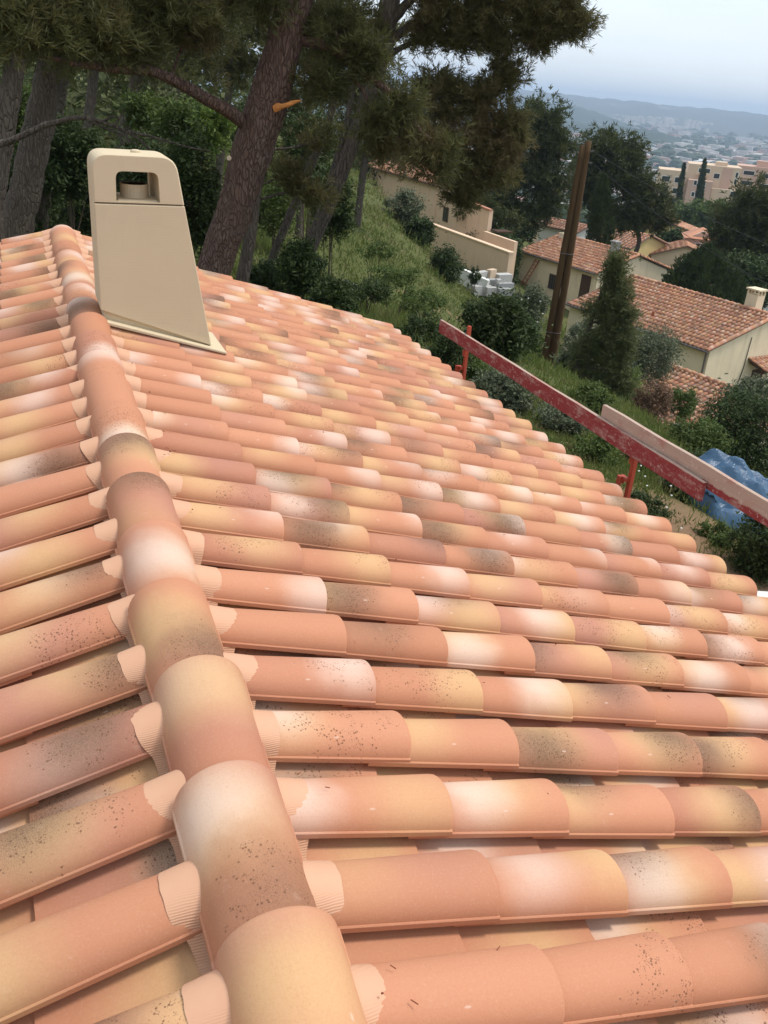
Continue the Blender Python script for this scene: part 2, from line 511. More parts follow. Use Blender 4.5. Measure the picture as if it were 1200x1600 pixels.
M['needle_near'] = mat_foliage('pine_needles', (.060, .066, .022), (.140, .140, .050), (.128, .104, .042), .38)
M['needle_olive'] = mat_foliage('olive_pine_needles', (.095, .092, .034), (.205, .182, .076), (.20, .148, .070), .42)
M['needle_far'] = mat_foliage('dark_pine_needles', (.038, .054, .016), (.095, .108, .034), (.066, .076, .022), .28)
M['young_pine'] = mat_foliage('young_pine_needles', (.085, .105, .038), (.155, .170, .070), None, .32)
M['cypress'] = mat_foliage('cypress_sprays', (.026, .044, .013), (.062, .086, .025), None, .18)
M['leaf_dark'] = mat_foliage('dark_leaves', (.026, .046, .013), (.066, .098, .027), (.044, .062, .017), .28)
M['leaf_mid'] = mat_foliage('green_leaves', (.055, .090, .020), (.125, .170, .042), (.090, .120, .030), .34)
M['leaf_light'] = mat_foliage('bright_leaves', (.085, .150, .026), (.19, .25, .055), None, .38)
M['leaf_olive'] = mat_foliage('grey_green_leaves', (.085, .105, .058), (.16, .18, .105), (.10, .12, .060), .24)
M['leaf_brown'] = mat_foliage('dry_brown_leaves', (.12, .068, .040), (.24, .150, .090), None, .2)
M['grass'] = mat_foliage('meadow_grass', (.085, .125, .026), (.185, .215, .060), (.22, .185, .085), .40)
M['bark_red'] = mat_bark('red_pine_bark', (.175, .100, .072), (.135, .102, .086), (.075, .042, .032), 24, .30, .9)
M['bark_grey'] = mat_bark('grey_pine_bark', (.155, .125, .100), (.11, .092, .076), (.052, .042, .034), 22, .22, .8)
M['bark_pole'] = mat_bark('weathered_pole_wood', (.115, .068, .032), (.080, .048, .024), (.060, .035, .018), 9, .04, .2)
M['torn'] = simple('torn_fresh_wood', (.62, .25, .07), .8, .3, 25, .5, 80)

def mat_tarp():
    t = NT('blue_tarpaulin'); P = t.obj()
    c = t.mix(t.noise(P, 2.5, 4), (.022, .070, .140), (.042, .108, .190))
    return t.finish(c, .42, t.bump(t.noise(P, 9, 5, .6, dist=.8), .35, .03), .5)
M['tarp'] = mat_tarp()

# ================================================================== LARGE STRUCTURE
# ------------------------------------------------------------------ ground, hills
def axis(fine0, fine1, step, far):
    a = [np.arange(fine0, fine1, step)]
    s, x = step, fine1
    hi = []
    while x < far:
        hi.append(x); s *= 1.12; x += s
    hi.append(far)
    s, x = step, fine0
    lo = []
    while x > -far:
        s *= 1.12; x -= s; lo.append(x)
    lo.append(-far)
    return np.array(sorted(set(np.concatenate([a[0], hi, lo]).round(3))))
gx, gy = axis(-14, 46, .55, 9000), axis(-4, 78, .55, 9000)
GX, GY = np.meshgrid(gx, gy)
GZ = zg(GX, GY)
# the garden is dug away round our house so the slope meets its wall
V = np.stack([GX, GY, GZ], -1).reshape(-1, 3)
nx, ny = len(gx), len(gy)
I = np.arange(nx*ny).reshape(ny, nx)
Fq = np.stack([I[:-1, :-1], I[:-1, 1:], I[1:, 1:], I[1:, :-1]], -1).reshape(-1, 4)
ground = link_mesh('ground', np_mesh('ground', V, Fq, True), M['ground'])
prop(ground, kind='structure')

def vnoise(x, seed, octs=5, base=1.0, gain=.55):
    r = np.random.default_rng(seed); y = np.zeros_like(x); a = 1.0; f = base
    for _ in range(octs):
        y += a*np.sin(x*f*(1+.3*r.random())+r.random()*6.3); f *= 2.03; a *= gain
    return y
def hill(name, mat, r0, r1, az0, az1, top, seed, na=220, nr=26):
    az = np.radians(np.linspace(az0, az1, na)); u = np.linspace(0, 1, nr)
    A, U = np.meshgrid(az, u)
    prof = np.sin(np.clip(U, 0, 1)*np.pi)**.8
    edge = ss(0, .12, (A-az[0])/(az[-1]-az[0]))*ss(0, .12, (az[-1]-A)/(az[-1]-az[0]))
    H = top(np.degrees(A))*edge
    rough = 1 + .10*vnoise(A*60+U*9, seed, 5)*(.35+.65*(1-prof)) + .05*vnoise(A*160-U*23, seed+3, 4)
    Z = -96 + (H+96)*prof*np.clip(rough, .5, 1.25)*edge
    Rr = r0+(r1-r0)*U
    Vv = np.stack([CAM[0]+Rr*np.sin(A), Rr*np.cos(A), Z], -1).reshape(-1, 3)
    J = np.arange(na*nr).reshape(nr, na)
    Q = np.stack([J[:-1, :-1], J[:-1, 1:], J[1:, 1:], J[1:, :-1]], -1).reshape(-1, 4)
    prop(link_mesh(name, np_mesh(name, Vv, Q, True), mat), kind='structure')
    return Vv.reshape(nr, na, 3)
HF = hill('hills', M['hill_far'], 4400, 8400, -20, 100,
     lambda a: np.interp(a, [-20, 10, 28, 34, 38, 42, 46, 55, 100], [60, 62, 30, 20, 22, 16, 12, 14, 40]) + 2.5*vnoise(np.radians(a)*14, 5, 4), 2, 420, 30)
hill('hills', M['hill_mid'], 2500, 3300, 14, 45,
     lambda a: np.interp(a, [14, 24, 30, 33, 36, 38.5, 42, 60], [-40, -46, -52, -56, -57, -78, -94, -95]) + 1.5*vnoise(np.radians(a)*30, 9, 4), 8, 160, 16)
hill('hills', M['hill_mid'], 3700, 4500, 10, 40,
     lambda a: np.interp(a, [10, 24, 30, 32, 34.5, 37, 60], [-5, -6, -14, -22, -58, -92, -95]) + 1.5*vnoise(np.radians(a)*26, 12, 4), 14, 140, 16)

# ------------------------------------------------------------------ our house: walls and tiled roof
TH = math.radians(15.896)
DZ = 0.134
CT, ST, TT = math.cos(TH), math.sin(TH), math.tan(TH)
Y0, Y1 = -1.25, 9.02                    # roof runs along +Y
house = thing('house', (0, 4, -3.6), 'new house roof of salmon clay tiles with spray-toned patches, filling the foreground', 'house')
w = MB()
w.prism([(-2.95, -6.5), (2.95, -6.5), (2.95, -1.14), (0, -.32), (-2.95, -1.14)], Y0+.25, Y1-.22)
w.build('wall', M['render_cream'], house)
roof = MB()
roof.prism([(-3.22, -DZ-.075-3.22*TT), (0, -DZ-.075), (3.22, -DZ-.075-3.22*TT), (3.22, -DZ-.15-3.22*TT), (0, -DZ-.15), (-3.22, -DZ-.15-3.22*TT)], Y0, Y1-.02)
roof = roof.build('roof', M['concrete_deck'], house)
fb = MB(); fb.box(3.225, 3.25, Y0, Y1-.03, -1.36, -1.17); fb.build('fascia_board', M['dark_wood'], house)

def pipe(L, w0, w1, h0, h1, th=.013, n=14, lip=.0, inv=False, xs=None):
    """half-round tile: x along its length, narrow end at 0; returns V, [quads], UV"""
    ph = np.linspace(0, np.pi, n+1)
    xs = np.array([0, .012, L*.5, L-.010, L-.003, L]) if xs is None else xs
    shr = np.array([-.002, 0, 0, 0, -.001, -.004])
    Vs, UV = [], []
    def ringpts(x, dr, inner):
        k = x/L
        ww = (w0+(w1-w0)*k)/2+dr-(th if inner else 0); hh = h0+(h1-h0)*k+dr-(th if inner else 0)
        y = -ww*np.cos(ph); z = hh*np.sin(ph)**.92
        if inv: z = -z
        return np.stack([np.full(n+1, x), y, z], -1)
    rows = []
    def add(P, x):
        i = sum(len(v) for v in Vs); Vs.append(P); UV.append(np.stack([np.full(len(P), x/L), ph[:len(P)]/np.pi if len(P) == n+1 else np.linspace(0, 1, len(P))], -1)); return i
    Q = []
    idx = [add(ringpts(x, s_, False), x) for x, s_ in zip(xs, shr)]
    for a, b in zip(idx[:-1], idx[1:]):
        for j in range(n): Q.append((a+j, b+j, b+j+1, a+j+1) if inv else (a+j, a+j+1, b+j+1, b+j))
    idn = [add(ringpts(x, 0, True), x) for x in (0, L)]
    for j in range(n):
        a, b = idn; Q.append((a+j, a+j+1, b+j+1, b+j) if inv else (a+j, b+j, b+j+1, a+j+1))
    nsm = len(Q)
    for x, s_, flip in ((0, shr[0], 1), (L, shr[-1], 0)):
        a = add(ringpts(x, s_, False), x); b = add(ringpts(x, 0, True), x)
        for j in range(n):
            q = (a+j, a+j+1, b+j+1, b+j)
            Q.append(q if bool(flip) != inv else q[::-1])
    if lip:                              # small moulded bead along both long edges
        for sgn in (-1, 1):
            c = []
            for x in (0, L):
                ww = (w0+(w1-w0)*x/L)/2
                for (dy, dz) in ((-.004, 0), (lip, 0), (lip, .0125), (lip-.0025, .015), (-.004, .015)):
                    c.append((x, sgn*(ww+dy), dz-.001))
            i = sum(len(v) for v in Vs); Vs.append(np.array(c)); UV.append(np.array([(k//5, .02 if sgn < 0 else .98) for k in range(10)], float))
            for j in range(5):
                q = (i+j, i+(j+1) % 5, i+5+(j+1) % 5, i+5+j)
                Q.append(q if sgn > 0 else q[::-1])
    else:
        for sgn, k in ((-1, 0), (1, n)):
            Q.append((idx[0]+k, idx[-1]+k, idn[1]+k, idn[0]+k))
    return np.concatenate(Vs), np.array(Q), np.concatenate(UV), nsm
def tile_mesh(name, data, mat):
    V_, Q, UV, nsm = data
    me = np_mesh(name, V_, Q, False, None, UV)
    sm = np.zeros(len(Q), bool); sm[:nsm] = True
    me.polygons.foreach_set('use_smooth', sm)
    me.materials.append(mat)
    return me
COV = pipe(.465, .150, .178, .066, .076, .013, 14, .0028)
CHA = pipe(.465, .205, .190, .052, .048, .012, 10, 0, True)
RID = pipe(.485, .205, .236, .102, .118, .014, 18, .004)
me_cov = tile_mesh('cover_tile', COV, M['tile'])
me_cha = tile_mesh('channel_tile', CHA, M['tile'])
me_rid = tile_mesh('ridge_tile', RID, M['tile'])

def slope_matrix(side, s0, yc, up, tilt=0.0, jr=0.0):
    """side +1 right / -1 left; s0 upper end along the slope; up height over the base plane"""
    X = Vector((side*CT, 0, -ST)); Yv = Vector((0, side, 0)); Z = Vector((side*ST, 0, CT))
    o = Vector((0, yc, -DZ)) + X*s0 + Z*up
    m = Matrix(((X.x, Yv.x, Z.x, o.x), (X.y, Yv.y, Z.y, o.y), (X.z, Yv.z, Z.z, o.z), (0, 0, 0, 1)))
    return m @ Matrix.Rotation(-tilt, 4, 'Y') @ Matrix.Rotation(jr, 4, 'Z')
def place(name, me, mtx, sd, parent):
    o = bpy.data.objects.new(name, me); C.objects.link(o)
    o.parent = parent
    loc = origin(parent)
    o.matrix_basis = Matrix.Translation([-float(v) for v in loc]) @ mtx
    o['seed'] = float(sd)
    return o
def joined(name, data, mtxs, seeds, mat, parent):
    V_, Q, UV, nsm = data
    n = len(V_); off = origin(parent)
    VV = np.concatenate([np.array([tuple(m @ Vector(p)) for p in V_]) if False else (V_@np.array(m.to_3x3()).T+np.array(m.translation)) for m in mtxs])-off
    QQ = np.concatenate([Q+k*n for k in range(len(mtxs))])
    me = np_mesh(name, VV, QQ, False, np.repeat(seeds, n), np.tile(UV, (len(mtxs), 1)))
    sm = np.zeros(len(Q), bool); sm[:nsm] = True
    me.polygons.foreach_set('use_smooth', np.tile(sm, len(mtxs)))
    return prop(link_mesh(name, me, mat, parent), kind='stuff')
def pix(p):
    d = np.asarray(p)-CAM; z = d@_fw
    if z < .05: return None
    return 600+F_PX*(d@_rt)/z, 800-F_PX*(d@_up)/z, z

PITCH_R, PITCH_L = .2523, .263
cov, cha = [], []
for side, p_, y_first in ((1, PITCH_R, 1.1129), (-1, PITCH_L, 1.182)):
    k0 = int(math.ceil((Y0+.02-y_first)/p_)); k1 = int((Y1-.17-y_first)/p_)
    for k in range(k0, k1+1):
        yc = y_first+p_*k+.0935
        row_j = random.uniform(-.003, .003)
        for i in range(9):
            s_end = .52+.36*i
            for lst, mesh_h, base_w, dy, se in ((cov, .0, 1, 0, s_end), (cha, -.004, 0, p_/2, s_end-.075)):
                jr = random.gauss(0, .009); ds = random.uniform(-.009, .009)
                m = slope_matrix(side, se-.465+ds, yc+dy+row_j+random.uniform(-.004, .004), mesh_h+random.uniform(0, .004), .034 if lst is cov else .028, jr)
                c = np.array(m @ Vector((.3, 0, .03 if lst is cov else -.03)))
                q = pix(c)
                sz = 0.0
                if q and -120 < q[0] < 1320 and 300 < q[1] < 1720: sz = 1/q[2]
                lst.append((sz*(1.0 if lst is cov else 1.0), m, random.uniform(1, 900)))
for lst, nm, me, data, lim in ((cov, 'cover_tile', me_cov, COV, 300), (cha, 'channel_tile', me_cha, CHA, 300)):
    lst.sort(key=lambda a: -a[0])
    for sz, m, sd in lst[:lim]: place(nm, me, m, sd, roof)
    joined(nm+'_field', data, [a[1] for a in lst[lim:]], np.array([a[2] for a in lst[lim:]]), M['tile'], roof)
# ridge: every near tile laps over the one beyond it, its wide end pointing away
for i in range(-5, 20):
    yf = 1.0952+.4*i + random.uniform(-.008, .008)
    X = Vector((0, 1, 0)); Yv = Vector((-1, 0, 0)); Z = Vector((0, 0, 1))
    o = Vector((random.uniform(-.004, .004), yf-.485, -.142))
    m = Matrix(((X.x, Yv.x, Z.x, o.x), (X.y, Yv.y, Z.y, o.y), (X.z, Yv.z, Z.z, o.z), (0, 0, 0, 1)))
    m = m @ Matrix.Rotation(-.040, 4, 'Y') @ Matrix.Rotation(random.gauss(0, .008), 4, 'Z') @ Matrix.Rotation(random.gauss(0, .012), 4, 'X')
    place('ridge_tile', me_rid, m, random.uniform(1, 900), roof)
# pleated membrane under the ridge tiles, dressed down over every cover tile
def flashing(side, p_, y_first):
    n_y = int((Y1-Y0)/.006); ys = np.linspace(Y0+.02, Y1-.03, n_y)
    yc = y_first+.0935
    f = (ys-yc+p_/2) % p_ - p_/2
    hw = .0782
    t = np.clip(np.abs(f)/hw, 0, 1)
    cover = .0718*np.sqrt(np.clip(1-t**2, 0, 1))**.92
    over = np.clip((np.abs(f)-hw)/(p_/2-hw+1e-6), 0, 1)
    prof = cover - .040*np.sin(over*np.pi/2)
    k = np.exp(-(np.linspace(-.012, .012, 7)/.004)**2); k /= k.sum()
    prof = np.convolve(np.pad(prof, 3, 'edge'), k, 'valid')
    edge_low = 1-np.clip(prof/.0715, 0, 1)
    r = np.random.default_rng(5+side)
    row = np.floor((ys-yc+p_/2)/p_).astype(int); row -= row.min()
    ext_r = r.uniform(.154, .165, row.max()+1)
    width = ext_r[row] - (.003 if side > 0 else .022)*edge_low**1.5 + .0015*vnoise(ys*40, 6+side, 3)
    us = np.linspace(0, 1, 7)
    Vv = []
    pleat = .0007*np.sin(ys*2*np.pi/.0125+.8*np.sin(ys*37))*(.2+.8*np.clip(edge_low*1.5, 0, 1))
    for u in us:
        s = .03+(width-.03)*u
        h = prof+.0034+pleat*(u > .2)+.003*(1-u)
        Vv.append(np.stack([side*(s*CT+h*ST), ys, -DZ-s*ST+h*CT], -1))
    A = np.stack(Vv).reshape(-1, 3)
    J = np.arange(len(A)).reshape(len(Vv), n_y)
    Q = np.stack([J[:-1, :-1], J[:-1, 1:], J[1:, 1:], J[1:, :-1]], -1).reshape(-1, 4)
    if side > 0: Q = Q[:, ::-1]
    link_mesh('ridge_membrane', np_mesh('ridge_membrane', A-origin(roof), Q, True, np.tile(np.clip(edge_low*1.7, 0, 1), len(Vv))), M['flash'], roof)
flashing(1, PITCH_R, 1.1129)
flashing(-1, PITCH_L, 1.182)
# crumbs of clay and needles lying on the tiles
cr = MB()
for _ in range(60):
    y = random.uniform(.7, 6.5); s = random.choice([random.uniform(.13, .2), random.uniform(.2, 3.2)])
    k = round((y-1.1129-.0935)/PITCH_R); f = random.uniform(-.05, .05); y = 1.1129+.0935+PITCH_R*k+f
    h = .076*math.sqrt(max(0, 1-(f/.089)**2))+.012
    X = np.array([CT, 0, -ST]); Z = np.array([ST, 0, CT])
    c = np.array([0, y, -DZ])+X*s+Z*h
    if random.random() < .55:
        a = random.uniform(0, 6.3); L = random.uniform(.006, .018)
        e = c+X*L*math.cos(a)+np.array([0, 1, 0])*L*math.sin(a)
        cr.bar(c, e, .0016, .0016)
    else:
        r_ = random.uniform(.002, .0045)
        cr.tube([c-Z*r_*.5, c+Z*r_*.2+X*r_, c+Z*r_], [r_*.7, r_, r_*.3], 5)
cr.build('clay_crumbs', simple('clay_crumb', (.22, .07, .035), .9, .4, 60, 0), roof, kind='stuff')

# ------------------------------------------------------------------ precast chimney on the slope
ch = thing('chimney', (.4, 5.7, -.25), 'beige precast chimney with rounded top and open flue window beside the ridge', 'chimney')
FY, BY = 5.50, 5.88
def rounded(poly_pts, radii, n=7):
    out = []
    m = len(poly_pts)
    for i in range(m):
        p = np.array(poly_pts[i]); a = np.array(poly_pts[i-1]); b = np.array(poly_pts[(i+1) % m]); r = radii[i]
        if r <= 0: out.append(tuple(p)); continue
        ua = (a-p)/np.linalg.norm(a-p); ub = (b-p)/np.linalg.norm(b-p)
        for t in np.linspace(0, 1, n):
            out.append(tuple((1-t)**2*(p+ua*r)+2*t*(1-t)*p+t*t*(p+ub*r)))
    return out
b = MB(); b.prism([(.07, 0.0), (.728, -.232), (.577, .607), (.07, .607)], FY, BY)
b.build('shaft', M['cement'], ch, bevel=.006)
b = MB(); b.prism([(.085, -.125), (.70, -.30), (.70, -.19), (.085, .03)], FY+.022, BY-.022); b.build('plinth', M['cement'], ch, bevel=.004)
b = MB()
X = np.array([CT, 0, -ST])
b.prism([(.09, -.075), (.815, -.277), (.815, -.262), (.09, -.055)], FY-.055, BY+.05)
b.build('base_flange', M['cement'], ch, bevel=.004)
# hood with its window: a ring of quads between the outer outline and the opening, front to back
outer = rounded([(.068, .612), (.577, .612), (.532, .872), (.068, .872)], [0, 0, .085, .085], 9)
inner = rounded([(.192, .622), (.437, .622), (.430, .785), (.196, .785)], [.004, .004, .040, .040], 9)
def resample(poly, n):
    P = np.array(poly+[poly[0]]); L = np.concatenate([[0], np.cumsum(np.linalg.norm(np.diff(P, axis=0), axis=1))])
    t = np.linspace(0, L[-1], n, endpoint=False)
    return np.stack([np.interp(t, L, P[:, 0]), np.interp(t, L, P[:, 1])], -1)
def ring_by_angle(poly, angs, c):
    P = resample(poly, 2400); a = np.arctan2(P[:, 1]-c[1], P[:, 0]-c[0])
    return np.array([P[np.argmin(np.abs((a-x+np.pi) % (2*np.pi)-np.pi))] for x in angs])
c0 = (.314, .705)
angs = np.linspace(-np.pi, np.pi, 120, endpoint=False)
corner = [math.atan2(p[1]-c0[1], p[0]-c0[0]) for p in [(.068, .612), (.577, .612), (.192, .622), (.437, .622)]]
angs = np.array(sorted(list(angs)+corner))
Ro, Ri = ring_by_angle(outer, angs, c0), ring_by_angle(inner, angs, c0)
nn = len(angs)
def ringshell(bevel):
    Vv = []
    cc = np.array(c0)
    shrink = lambda P, k: cc+(P-cc)*(1-k)
    layers = [(Ri, FY+.0), (Ro, None)]
    seq = [(Ri, BY), (Ri, FY), (shrink(Ro, .035), FY), (shrink(Ro, .010), FY+.006), (Ro, FY+.020), (Ro, BY-.020), (shrink(Ro, .03), BY), (Ri, BY)]
    for P, y in seq:
        Vv.append(np.stack([P[:, 0], np.full(nn, y), P[:, 1]], -1))
    A = np.concatenate(Vv); Q = []
    for k in range(len(seq)-1):
        for j in range(nn):
            Q.append((k*nn+j, k*nn+(j+1) % nn, (k+1)*nn+(j+1) % nn, (k+1)*nn+j))
    return A, np.array(Q)
A, Q = ringshell(0)
hood = link_mesh('hood', np_mesh('hood', A-origin(ch), Q[:, ::-1], False), M['cement'], ch)
b = MB(); b.box(.205, .425, FY+.03, BY-.03, .600, .628); b.build('flue_tray', M['cement'], ch)
b = MB()
b.tube([(.315, 5.69, .60), (.315, 5.69, .702)], [.082, .082], 28, False)
b.tube([(.315, 5.69, .702), (.315, 5.69, .60)], [.072, .072], 28, False)
i0 = len(b.v)
for k in range(28):
    b.f.append([28+k, 28+(k+1) % 28, 56+(k+1) % 28, 56+k])
b.build('flue_pipe', M['cement'], ch, smooth=False)
b = MB(); b.box(.415, .438, BY-.12, BY-.02, .62, .79); b.build('inner_pillar', M['cement'], ch)
b = MB(); b.tube([(.33, 5.69, .868), (.33, 5.69, .884), (.33, 5.69, .888)], [.030, .028, .018], 14); b.build('lifting_cap', M['cement'], ch, bevel=.003)

# ------------------------------------------------------------------ guard rail at the eave
def plank(name, x, y0, y1, z0, z1, th, mat, label):
    c = (x+th/2, (y0+y1)/2, (z0+z1)/2)
    b = MB(); hx, hz = th/2, (z1-z0)/2
    n = 14; ys = np.linspace(y0, y1, n)
    prof = [(-hx, -hz), (hx, -hz), (hx, hz), (-hx, hz)]
    bow = .006*np.sin(np.linspace(0, 3, n))
    i = b.pts([(c[0]+p+bow[k], yy, c[2]+q+.003*math.sin(k*1.7)) for k, yy in enumerate(ys) for p, q in prof])
    for k in range(n-1):
        for j in range(4):
            b.f.append([i+k*4+j, i+(k+1)*4+j, i+(k+1)*4+(j+1) % 4, i+k*4+(j+1) % 4])
    b.f += [[i+j for j in (0, 1, 2, 3)], [i+(n-1)*4+j for j in (3, 2, 1, 0)]]
    o = b.build(name, mat, None, loc=c, bevel=.003)
    return prop(o, label, 'plank')
plank('guard_plank', 3.58, 4.05, 8.2, -.915, -.782, .030, M['board_red'], 'red painted guard plank on edge along the roof eave, its far end free')
plank('guard_plank', 3.618, 2.2, 5.29, -.835, -.690, .032, M['board_bare'], 'greyish half bare guard plank lapped outside the red plank, nearer the blue tarpaulin')
def rail_post(y, ztop, x, label):
    t = thing('rail_post', (x, y, -3), label, 'post', 'guard rail posts at the eave')
    b = MB(); b.box(x, x+.030, y-.02, y+.02, -1.75, ztop); b.build('upright', M['post_red'], t, bevel=.003)
    b = MB(); b.box(x-.030, x-.001, y+.045, y+.075, -1.17, -1.14).box(x-.03, x+.004, y-.0, y+.074, -1.138, -1.112).box(x-.05, x-.031, y+.042, y+.078, -1.36, -1.112); b.build('hook', M['post_red'], t)
    b = MB(); b.box(2.95, x-.002, y-.018, y+.018, -1.74, -1.70); b.build('wall_arm', M['post_red'], t)
    b = MB(); b.box(x-.012, x-.001, y-.03, y+.03, -1.0, -.94); b.build('clamp', M['post_red'], t)
rail_post(7.62, -.70, 3.615, 'far red steel post whose top stands above the red plank')
rail_post(4.86, -.80, 3.655, 'near red steel post with a hook, where the two guard planks overlap')
rail_post(2.3, -.72, 3.655, 'red steel guard post beside the near end of the half bare plank')

# ------------------------------------------------------------------ neighbouring houses
def clay_field(parent, fr, u0, u1, w_, tanp, side, pitch=.27, expo=.38, mat=None, name='roof_tiles', v0=0.0):
    """cover tiles of one roof slope: local y = along the ridge, local x = up the slope (side=+1) ; eave at x=v0,z=0"""
    n = 6
    ph = np.linspace(0, np.pi, n+1)
    r = np.random.default_rng(int(abs(u0*17+w_*31+u1))+3)
    L = expo+.07; ang = math.atan(tanp); ca, sa = math.cos(ang), math.sin(ang)
    slope_len = w_/ca
    Vs, Qs, Sd, UVs = [], [], [], []
    k = 0
    for y in np.arange(u0+pitch/2, u1-pitch/2+.01, pitch):
        for i in range(int(math.ceil(slope_len/expo))):
            s_lo = i*expo-.06+r.uniform(-.02, .02); s_hi = min(s_lo+L, slope_len)
            yj = y+r.uniform(-.012, .012)
            ring = []
            for s, hw, hh, lift in ((s_lo, .105, .085, .03), (s_hi, .088, .072, .0)):
                yy = yj-hw*np.cos(ph); h = hh*np.sin(ph)+lift
                ring.append(np.stack([side*(v0+s*ca-h*sa), yy, s*sa+h*ca], -1))
            # front lip
            yy = yj-.088*np.cos(ph); h = .068*np.sin(ph)+.03
            ring.append(np.stack([side*(v0+s_lo*ca-h*sa), yy, s_lo*sa+h*ca], -1))
            a = np.concatenate(ring); b0 = k*3*(n+1)
            for j in range(n):
                Qs.append((b0+j, b0+n+1+j, b0+n+2+j, b0+j+1)); Qs.append((b0+j, b0+j+1, b0+2*(n+1)+j+1, b0+2*(n+1)+j))
            Vs.append(a); Sd += [r.uniform(1, 900)]*len(a)
            UVs.append(np.stack([np.repeat([1, 0, 1], n+1), np.tile(ph/np.pi, 3)], -1)); k += 1
    V_ = np.concatenate(Vs)@fr[0].T+fr[1]-origin(parent)
    Q_ = np.array(Qs)
    if side < 0: Q_ = Q_[:, ::-1]
    return prop(link_mesh(name, np_mesh(name, V_, Q_, True, Sd, np.concatenate(UVs)), mat or M['old_tile'], parent), kind='stuff')
def ridge_caps(parent, fr, pts_a, pts_b, mat=None, r_=.12, step=.40):
    a, b = np.array(pts_a, float), np.array(pts_b, float)
    n = max(1, int(np.linalg.norm(b-a)/step)); 
    V_, Q_, UV, nsm = pipe(.46, .20, .25, .10, .125, .014, 8, 0)
    d = (b-a)/np.linalg.norm(b-a); side = np.cross([0, 0, 1.], d); side /= np.linalg.norm(side); up = np.cross(d, side)
    VV, QQ, S, U = [], [], [], []
    for k in range(n):
        o = a+d*k*step
        P = o+V_[:, :1]*d+V_[:, 1:2]*side+V_[:, 2:]*up + up*(.03*V_[:, :1]/.46)
        VV.append(P@fr[0].T+fr[1]); QQ.append(Q_+k*len(V_)); S += [random.uniform(1, 900)]*len(V_); U.append(UV)
    return prop(link_mesh('ridge_tiles', np_mesh('ridge_tiles', np.concatenate(VV)-origin(parent), np.concatenate(QQ), True, S, np.concatenate(U)), mat or M['old_tile'], parent), kind='stuff')
def window(parent, fr, x, y0, y1, z0, z1, out=-1, frame_m=None, glass=None, axis=0, bars=1):
    """opening in a wall whose plane is local x = x (axis 0) or y = x (axis 1); out = sign of the outside"""
    frame_m = frame_m or M['shutter']; glass = glass or M['glass']
    def bx(m, a0, a1, b0, b1, c0, c1):
        return m.box(a0, a1, b0, b1, c0, c1) if axis == 0 else m.box(b0, b1, a0, a1, c0, c1)
    p, q = sorted((x-out*.02, x+out*.035))
    f = MB(fr); t = .07
    bx(f, p, q, y0, y0+t, z0, z1); bx(f, p, q, y1-t, y1, z0, z1); bx(f, p, q, y0+t, y1-t, z0, z0+t); bx(f, p, q, y0+t, y1-t, z1-t, z1)
    for k in range(bars):
        c = y0+(y1-y0)*(k+1)/(bars+1); bx(f, p+.004, q-.004, c-.025, c+.025, z0+t, z1-t)
    fo = f.build('window', frame_m, parent)
    g = MB(fr); p, q = sorted((x+out*.004, x+out*.012)); bx(g, p, q, y0+t*.5, y1-t*.5, z0+t*.5, z1-t*.5)
    g.build('pane', glass, fo)
    return fo
def gable_house(name, label, E0, az, length, w_, tanp, wall_h, wallm, tilem, over=.30, pitch=.27, gable_caps=True, back=True):
    """E0 = near end of the left eave (world). local: y along the ridge away, x to the right, z from the eave"""
    fr = frame(E0, az)
    g = E0.copy(); g[2] -= wall_h
    t = thing(name, g, label, 'house')
    ov = .28
    wt_ = MB(fr); rz = w_*tanp
    wt_.prism([(ov, -wall_h-2), (2*w_-ov, -wall_h-2), (2*w_-ov, ov*tanp-.10), (w_, rz-.10), (ov, ov*tanp-.10)], .12, length-.12)
    wall = wt_.build('wall', wallm, t)
    d = MB(fr)
    d.prism([(0, -.05), (w_, rz-.05), (2*w_, -.05), (2*w_, .015), (w_, rz+.015), (0, .015)], 0, length)
    rf = d.build('roof', M['concrete_deck'], t)
    clay_field(rf, fr, 0, length, w_, tanp, 1, pitch, mat=tilem)
    fr2 = (fr[0], fr[1]+fr[0]@np.array([2*w_, 0, 0]))
    if back: clay_field(rf, fr2, 0, length, w_, tanp, -1, pitch, mat=tilem)
    ridge_caps(rf, fr, (w_, 0, rz+.03), (w_, length, rz+.03), tilem)
    if gable_caps:
        ridge_caps(rf, fr, (-.05, .06, .02), (w_, .06, rz+.02), tilem)
        ridge_caps(rf, fr, (2*w_+.05, .06, .02), (w_, .06, rz+.02), tilem)
    gt = MB(fr); gt.tube([(-.07, -.02, -.04), (-.07, length+.02, -.04)], .06, 8); gt.build('gutter', M['gutter'], t)
    return t, fr, wall, rf

def solve_along(E0, az, px):
    a = math.radians(az); d = np.array([math.sin(a), math.cos(a), 0])
    lo, hi = 0.0, 45.0
    for _ in range(60):
        m = (lo+hi)/2
        if pix(E0+d*m)[0] > px: lo = m
        else: hi = m
    return lo
# near neighbour: long low house, gable end towards us
EB = at(1107, 549, 46.0)
LB = solve_along(EB, -11, 884)
hb, fb_, wb, rb = gable_house('neighbour_house', 'long low cream house with clay roof and chimney, gable end at right edge', EB, -11, LB, 4.75, math.tan(math.radians(16.5)), 3.4, M['render_cream'], M['old_tile'])
window(hb, fb_, .28, 2.1, 2.8, -2.6, -1.9, -1, M['dark_wood'], bars=0)
b = MB(fb_); b.tube([(.20, .25, -.05), (.20, .25, -3.4)], .05, 8); b.build('downpipe', M['gutter'], hb)
b = MB(fb_); b.tube([(3.3, .09, .45), (3.25, .09, -1.2), (3.0, .09, -2.6)], .02, 5); b.build('cable', M['wire'], hb)
b = MB(fb_); b.box(4.95, 5.55, 1.5, 2.2, 1.0, 2.15)
b.build('chimney_stack', M['render_cream'], rb)
b = MB(fb_); b.box(4.88, 5.62, 1.43, 2.27, 2.38, 2.46)
